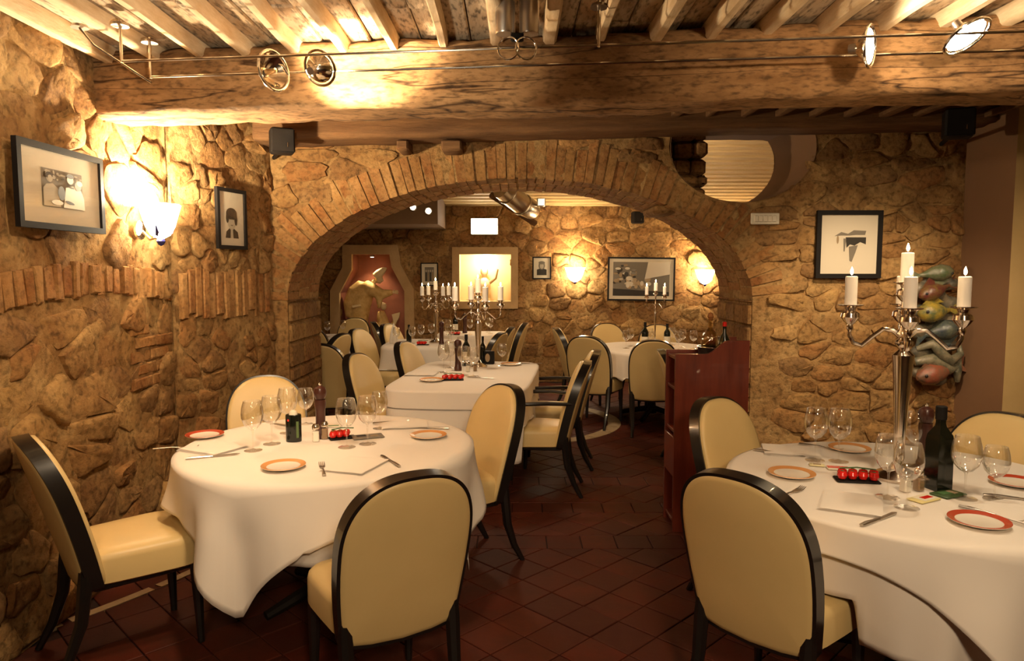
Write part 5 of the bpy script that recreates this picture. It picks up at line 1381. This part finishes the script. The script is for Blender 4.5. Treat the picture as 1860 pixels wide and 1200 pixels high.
card('menu_card', 'small white card tucked by the tomatoes on the left table', 'card', on(600, 775), R(10), 0.11, 0.05, M_LABEL, [(0.0, -0.2, 0.8, 0.35, M_GREEN)])
# ---- right round table
gr = 'wine glasses on the right table'
RG = [(1480, 836, 1, 'wine glass farthest left on the right table'), (1523, 838, 1, 'wine glass second from the left on the right table'), (1612, 903, 1, 'wine glass beside the tomato tray on the right table'), (1647, 922, 1, 'wine glass in front of the candelabra foot on the right table'),
      (1662, 846, 1, 'wine glass behind the candelabra and left of the black bottle'), (1752, 905, 1, 'wine glass just right of the black bottle on the right table'), (1806, 907, 0, 'wine glass nearest the right edge of the right table')]
for x, y, b, lb in RG: put(G_BIG if b else G_SMALL, 'wine_glass', lb, 'wine glass', on(x, y), 0, gr)
put(P_OR, 'bread_plate', 'orange rimmed bread plate at the front left of the right table', 'plate', on(1438, 864), 0, gp)
put(P_OR, 'bread_plate', 'orange rimmed bread plate at the back of the right table', 'plate', on(1543, 818), 0, gp)
put(P_RED, 'bread_plate', 'red rimmed bread plate at the front right of the right table', 'plate', on(1778, 951), 0, gp)
put(P_RED, 'bread_plate', 'red rimmed bread plate cut by the right edge of the picture', 'plate', on(1845, 880), 0, gp)
put(NAP, 'napkin', 'folded white napkin at the front of the right table', 'napkin', on(1545, 915), R(-28), gn)
put(NAP, 'napkin', 'folded white napkin at the back left of the right table', 'napkin', on(1436, 820), R(75), gn)
put(NAP, 'napkin', 'folded white napkin at the right edge of the right table', 'napkin', on(1850, 935), R(20), gn)
put(fork_p, 'fork', 'fork left of the front napkin on the right table', 'fork', on(1440, 896), R(42), gc)
put(knife_p, 'knife', 'knife right of the front napkin on the right table', 'knife', on(1600, 946), R(35), gc)
put(knife_p, 'knife', 'long knife at the back left rim of the right table', 'knife', on(1412, 825), R(-32), gc)
put(fork_p, 'fork', 'fork beside the back plate on the right table', 'fork', on(1497, 814), R(-40), gc)
put(fork_p, 'fork', 'fork above the red plate at the front right of the right table', 'fork', on(1808, 938), R(-55), gc)
put(knife_p, 'knife', 'knife cut by the right edge of the picture', 'knife', on(1850, 908), R(-20), gc)
put(bottle_parts(0.046, 0.312, False, True), 'oil_bottle', 'tall black square bottle on the right table', 'bottle', on(1703, 888), R(12), 'bottles')
put(mill_p, 'pepper_mill', 'dark pepper mill behind the glasses on the right table', 'pepper mill', on(1678, 850), 0, 'pepper mills')
put(SALT, 'salt_shaker', 'square glass salt shaker on the right table', 'shaker', on(1644, 893), R(20), 'shakers')
put(PEPPER, 'pepper_shaker', 'square glass pepper shaker beside the salt on the right table', 'shaker', on(1668, 891), R(20), 'shakers')
tomatoes('cherry tomatoes on a black tray at the middle of the right table', on(1556, 873), R(-10), 'cherry tomatoes', 4, 1.05)
card('menu_card', 'red striped white card behind the tomato tray, right table', 'card', on(1522, 852), R(-12), 0.085, 0.05, M_LABEL, [(0, 0.25, 0.95, 0.2, M_RED), (0, -0.15, 0.95, 0.2, M_RED)])
card('cheese_packet', 'yellow and white packet with a red mark in front of the shakers', 'packet', on(1678, 908), R(28), 0.11, 0.06, mat('pale_yellow_paper', (0.70, 0.60, 0.26), 0.5), [(0.08, 0.0, 0.72, 0.8, M_LABEL), (0.12, 0.0, 0.45, 0.35, M_RED)])
card('herb_packet', 'green printed packet at the foot of the black bottle', 'packet', on(1722, 899), R(25), 0.11, 0.07, mat('green_print_dark', (0.05, 0.09, 0.03), 0.45), [(-0.1, 0.1, 0.4, 0.4, M_GREEN), (0.2, 0.0, 0.2, 0.5, M_SEPIA)])
card('butter_dish', 'small cream wrapped butter on the right table', 'butter', on(1484, 846), R(-20), 0.06, 0.035, mat('butter_foil', (0.74, 0.66, 0.38), 0.35), [(0, 0, 0.5, 0.5, M_SEPIA)])
# ---- middle table
gm = 'things on the middle table'
put(mill_p, 'pepper_mill', 'dark pepper mill at the left of the middle table cluster', 'pepper mill', on(832, 673), 0, 'pepper mills')
put(bottle_parts(0.034, 0.27, True), 'wine_bottle', 'dark wine bottle with pale label on the middle table', 'bottle', on(847, 664), 0, 'bottles')
put(bottle_parts(0.026, 0.24, False), 'oil_bottle', 'slim black bottle next to the oval-marked box, middle table', 'bottle', on(877, 660), 0, 'bottles')
p = on(889, 661); t = thing('oil_box', 'black box with an ochre oval on the middle table', 'box', p, R(-8), None)
MB().bbox((0, 0, 0.058), (0.085, 0.05, 0.115), 0.004).build('carton', M_BLACKMATT, t)
MB().lathe([(0.0, 0), (0.026, 0), (0.026, 0.002), (0.0, 0.002)], 20, (-0.012, -0.0255, 0.058), axis=Matrix.Rotation(PI / 2, 3, 'X'), sx=0.8, sy=1.4).build('printed_oval', M_SEPIA, t)
put(SALT, 'salt_shaker', 'square glass salt shaker on the middle table', 'shaker', on(850, 675), 0, 'shakers')
put(PEPPER, 'pepper_shaker', 'square glass pepper shaker on the middle table', 'shaker', on(863, 674), 0, 'shakers')
tomatoes('cherry tomatoes lying near the front of the middle table', on(822, 690), R(5), 'cherry tomatoes', 4, 1.1)
put(NAP, 'napkin', 'folded white napkin at the near left corner of the middle table', 'napkin', on(765, 680), R(85), gn)
for x, y, lb in ((806, 676, 'wine glass at the left end of the middle table'), (818, 668, 'wine glass behind the one at the left end of the middle table'), (842, 681, 'wine glass in front of the wine bottle on the middle table'), (860, 683, 'wine glass in front of the shakers on the middle table')):
    put(G_BIG, 'wine_glass', lb, 'wine glass', on(x, y), 0, 'wine glasses on the middle table')
put(G_SMALL, 'wine_glass', 'small wine glass right of the oval-marked box, middle table', 'wine glass', on(912, 664), 0, 'wine glasses on the middle table')
put(P_OR, 'bread_plate', 'bread plate at the right of the middle table', 'plate', on(928, 663), 0, gp)
put(P_OR, 'bread_plate', 'bread plate at the left of the middle table', 'plate', on(784, 692), 0, gp)
put(knife_p, 'knife', 'knife right of the tomatoes on the middle table', 'knife', on(872, 687), R(-20), gc)
put(knife_p, 'knife', 'knife on the right side of the middle table', 'knife', on(962, 661), R(10), gc)
# ---- far tables
CTF = CT
def far_on(tc, dx, dy): return (tc.x + dx, tc.y + dy, CTF)
nap_st = MB(); nap_st.lathe([(0.045, 0.0), (0.05, 0.04), (0.038, 0.11), (0.012, 0.20), (0.0, 0.235)], 12, sy=0.45)
put([('napkin_fan', nap_st.mesh('napkin_fan', M_LINEN))], 'standing_napkin', 'white standing napkin on the square table left of the candelabra', 'napkin', far_on(T2, -0.33, -0.1), 0, gn)
put(mill_p, 'pepper_mill', 'dark pepper mill on the square table left of the bright niche', 'pepper mill', far_on(T2, 0.22, -0.22), 0, 'pepper mills')
put(bottle_parts(0.03, 0.20, False), 'oil_bottle', 'dark oil bottle on the square table near the standing napkin', 'bottle', far_on(T2, -0.18, 0.05), 0, 'bottles')
put(mill_p, 'pepper_mill', 'dark pepper mill on the back table below the bright niche', 'pepper mill', far_on(T3, -0.10, 0.05), 0, 'pepper mills')
put(bottle_parts(0.034, 0.27, True), 'wine_bottle', 'dark wine bottle on the back table below the bright niche', 'bottle', far_on(T3, -0.22, 0.0), 0, 'bottles')
tomatoes('cherry tomatoes on the square table below the left candelabra', far_on(T2, 0.02, -0.28), 0, 'cherry tomatoes', 3, 0.9)
tomatoes('cherry tomatoes on the back table below the bright niche', far_on(T3, -0.22, -0.22), 0, 'cherry tomatoes', 4, 1.0)
for tc, lb, spots in ((T2, 'clear wine glass among the settings of the square far table', ((-0.28, -0.22), (-0.12, -0.12), (-0.05, 0.12), (0.31, -0.03), (0.26, 0.20), (0.05, 0.3))),
                      (T3, 'clear wine glass among the settings of the back table', ((-0.3, -0.15), (-0.02, -0.15), (0.08, 0.0), (0.24, -0.05), (0.2, 0.2))),
                      (T4, 'clear wine glass on the cloth at the far left', ((-0.16, 0.0), (0.0, -0.12), (0.14, 0.1))),
                      (T5, 'clear wine glass on the far round table', ((-0.30, -0.12), (-0.22, 0.10), (-0.05, -0.22), (0.0, 0.15), (0.22, -0.25), (0.32, 0.0), (0.40, -0.15), (0.26, 0.22)))):
    for k, (dx, dy) in enumerate(sorted(spots)):
        nth = ('leftmost', 'second', 'third', 'fourth', 'fifth', 'sixth', 'seventh', 'eighth')[k]
        put(G_FAR, 'wine_glass', lb.replace('clear wine glass', nth + ' wine glass' + ('' if k == 0 else ' from the left')), 'wine glass', far_on(tc, dx, dy), 0, lb.replace('clear wine glass', 'wine glasses'))
put(bottle_parts(0.036, 0.28, True), 'wine_bottle', 'dark wine bottle with pale label left of the slim candelabra', 'bottle', far_on(T5, -0.11, -0.16), 0, 'bottles')
put(bottle_parts(0.034, 0.25, True), 'wine_bottle', 'dark wine bottle right of the slim candelabra', 'bottle', far_on(T5, 0.16, 0.02), 0, 'bottles')
# ---- on top of the red cabinet
bz = 1.056
t = thing('serving_tray', 'round black tray with rim on top of the red cabinet', 'tray', (1.235, 4.295, bz))
MB().lathe([(0.0, 0.0), (0.095, 0.0), (0.105, 0.05), (0.102, 0.05), (0.092, 0.006), (0.0, 0.006)], 28).build('tray_body', M_BLACK, t)
MB().torus((0, 0, 0.05), 0.1035, 0.003, 32, 6).build('tray_rim', M_CHROME, t)
t = thing('decanter', 'cut glass decanter with stopper standing on the red cabinet', 'decanter', (1.20, 4.28, bz + 0.0075))
MB().lathe([(0.0, 0.0), (0.05, 0.0), (0.055, 0.01), (0.054, 0.08), (0.046, 0.115), (0.030, 0.14), (0.017, 0.16), (0.014, 0.20), (0.022, 0.21), (0.019, 0.212), (0.011, 0.2), (0.013, 0.16), (0.027, 0.138), (0.043, 0.112), (0.05, 0.08), (0.05, 0.006), (0.0, 0.005)], 16).build('decanter_body', thin_glass('cut_glass', (0.98, 0.92, 0.76)), t, angle=20)
MB().lathe([(0.0, 0.205), (0.010, 0.205), (0.012, 0.213), (0.020, 0.225), (0.014, 0.245), (0.0, 0.252)], 10).build('stopper', mat('amber_stopper', (0.30, 0.12, 0.04), 0.1), t)
t = thing('liqueur_bottle', 'short dark bottle with a red stopper right of the decanter', 'bottle', (1.293, 4.305, bz + 0.0075), 0, 'bottles')
MB().lathe([(0.0, 0.0), (0.035, 0.0), (0.036, 0.08), (0.012, 0.125), (0.011, 0.165), (0.0, 0.165)], 18).build('bottle_body', M_BOTTLE, t)
MB().lathe([(0.0, 0.165), (0.013, 0.165), (0.013, 0.19), (0.0, 0.195)], 12).build('stopper', M_RED, t)
for k, (x, y) in enumerate(((1.235, 4.355), (1.262, 4.235))):
    t = thing('tumbler', ('small tumbler on the black tray behind the decanter', 'small tumbler on the black tray in front of the decanter')[k], 'glass', (x, y, bz + 0.0075), 0, 'tumblers')
    MB().open_lathe([(0.001, 0.004), (0.018, 0.004), (0.022, 0.055), (0.0235, 0.055), (0.020, 0.0), (0.001, 0.0)], 16).build('glass_wall', M_GLASS, t)
for k, (z, y) in enumerate(((0.3425, 4.24), (0.3425, 4.34), (0.6125, 4.24), (0.6125, 4.34), (0.8725, 4.29))):
    put(bottle_parts(0.034, 0.155 if k == 4 else 0.22, True), 'wine_bottle', ('near bottle on the lower open shelf of the red cabinet', 'rear bottle on the lower open shelf of the red cabinet', 'near bottle on the middle open shelf of the red cabinet', 'rear bottle on the middle open shelf of the red cabinet', 'short bottle on the top open shelf of the red cabinet')[k], 'bottle', (1.09, y, z), 0, 'bottles in the red cabinet')
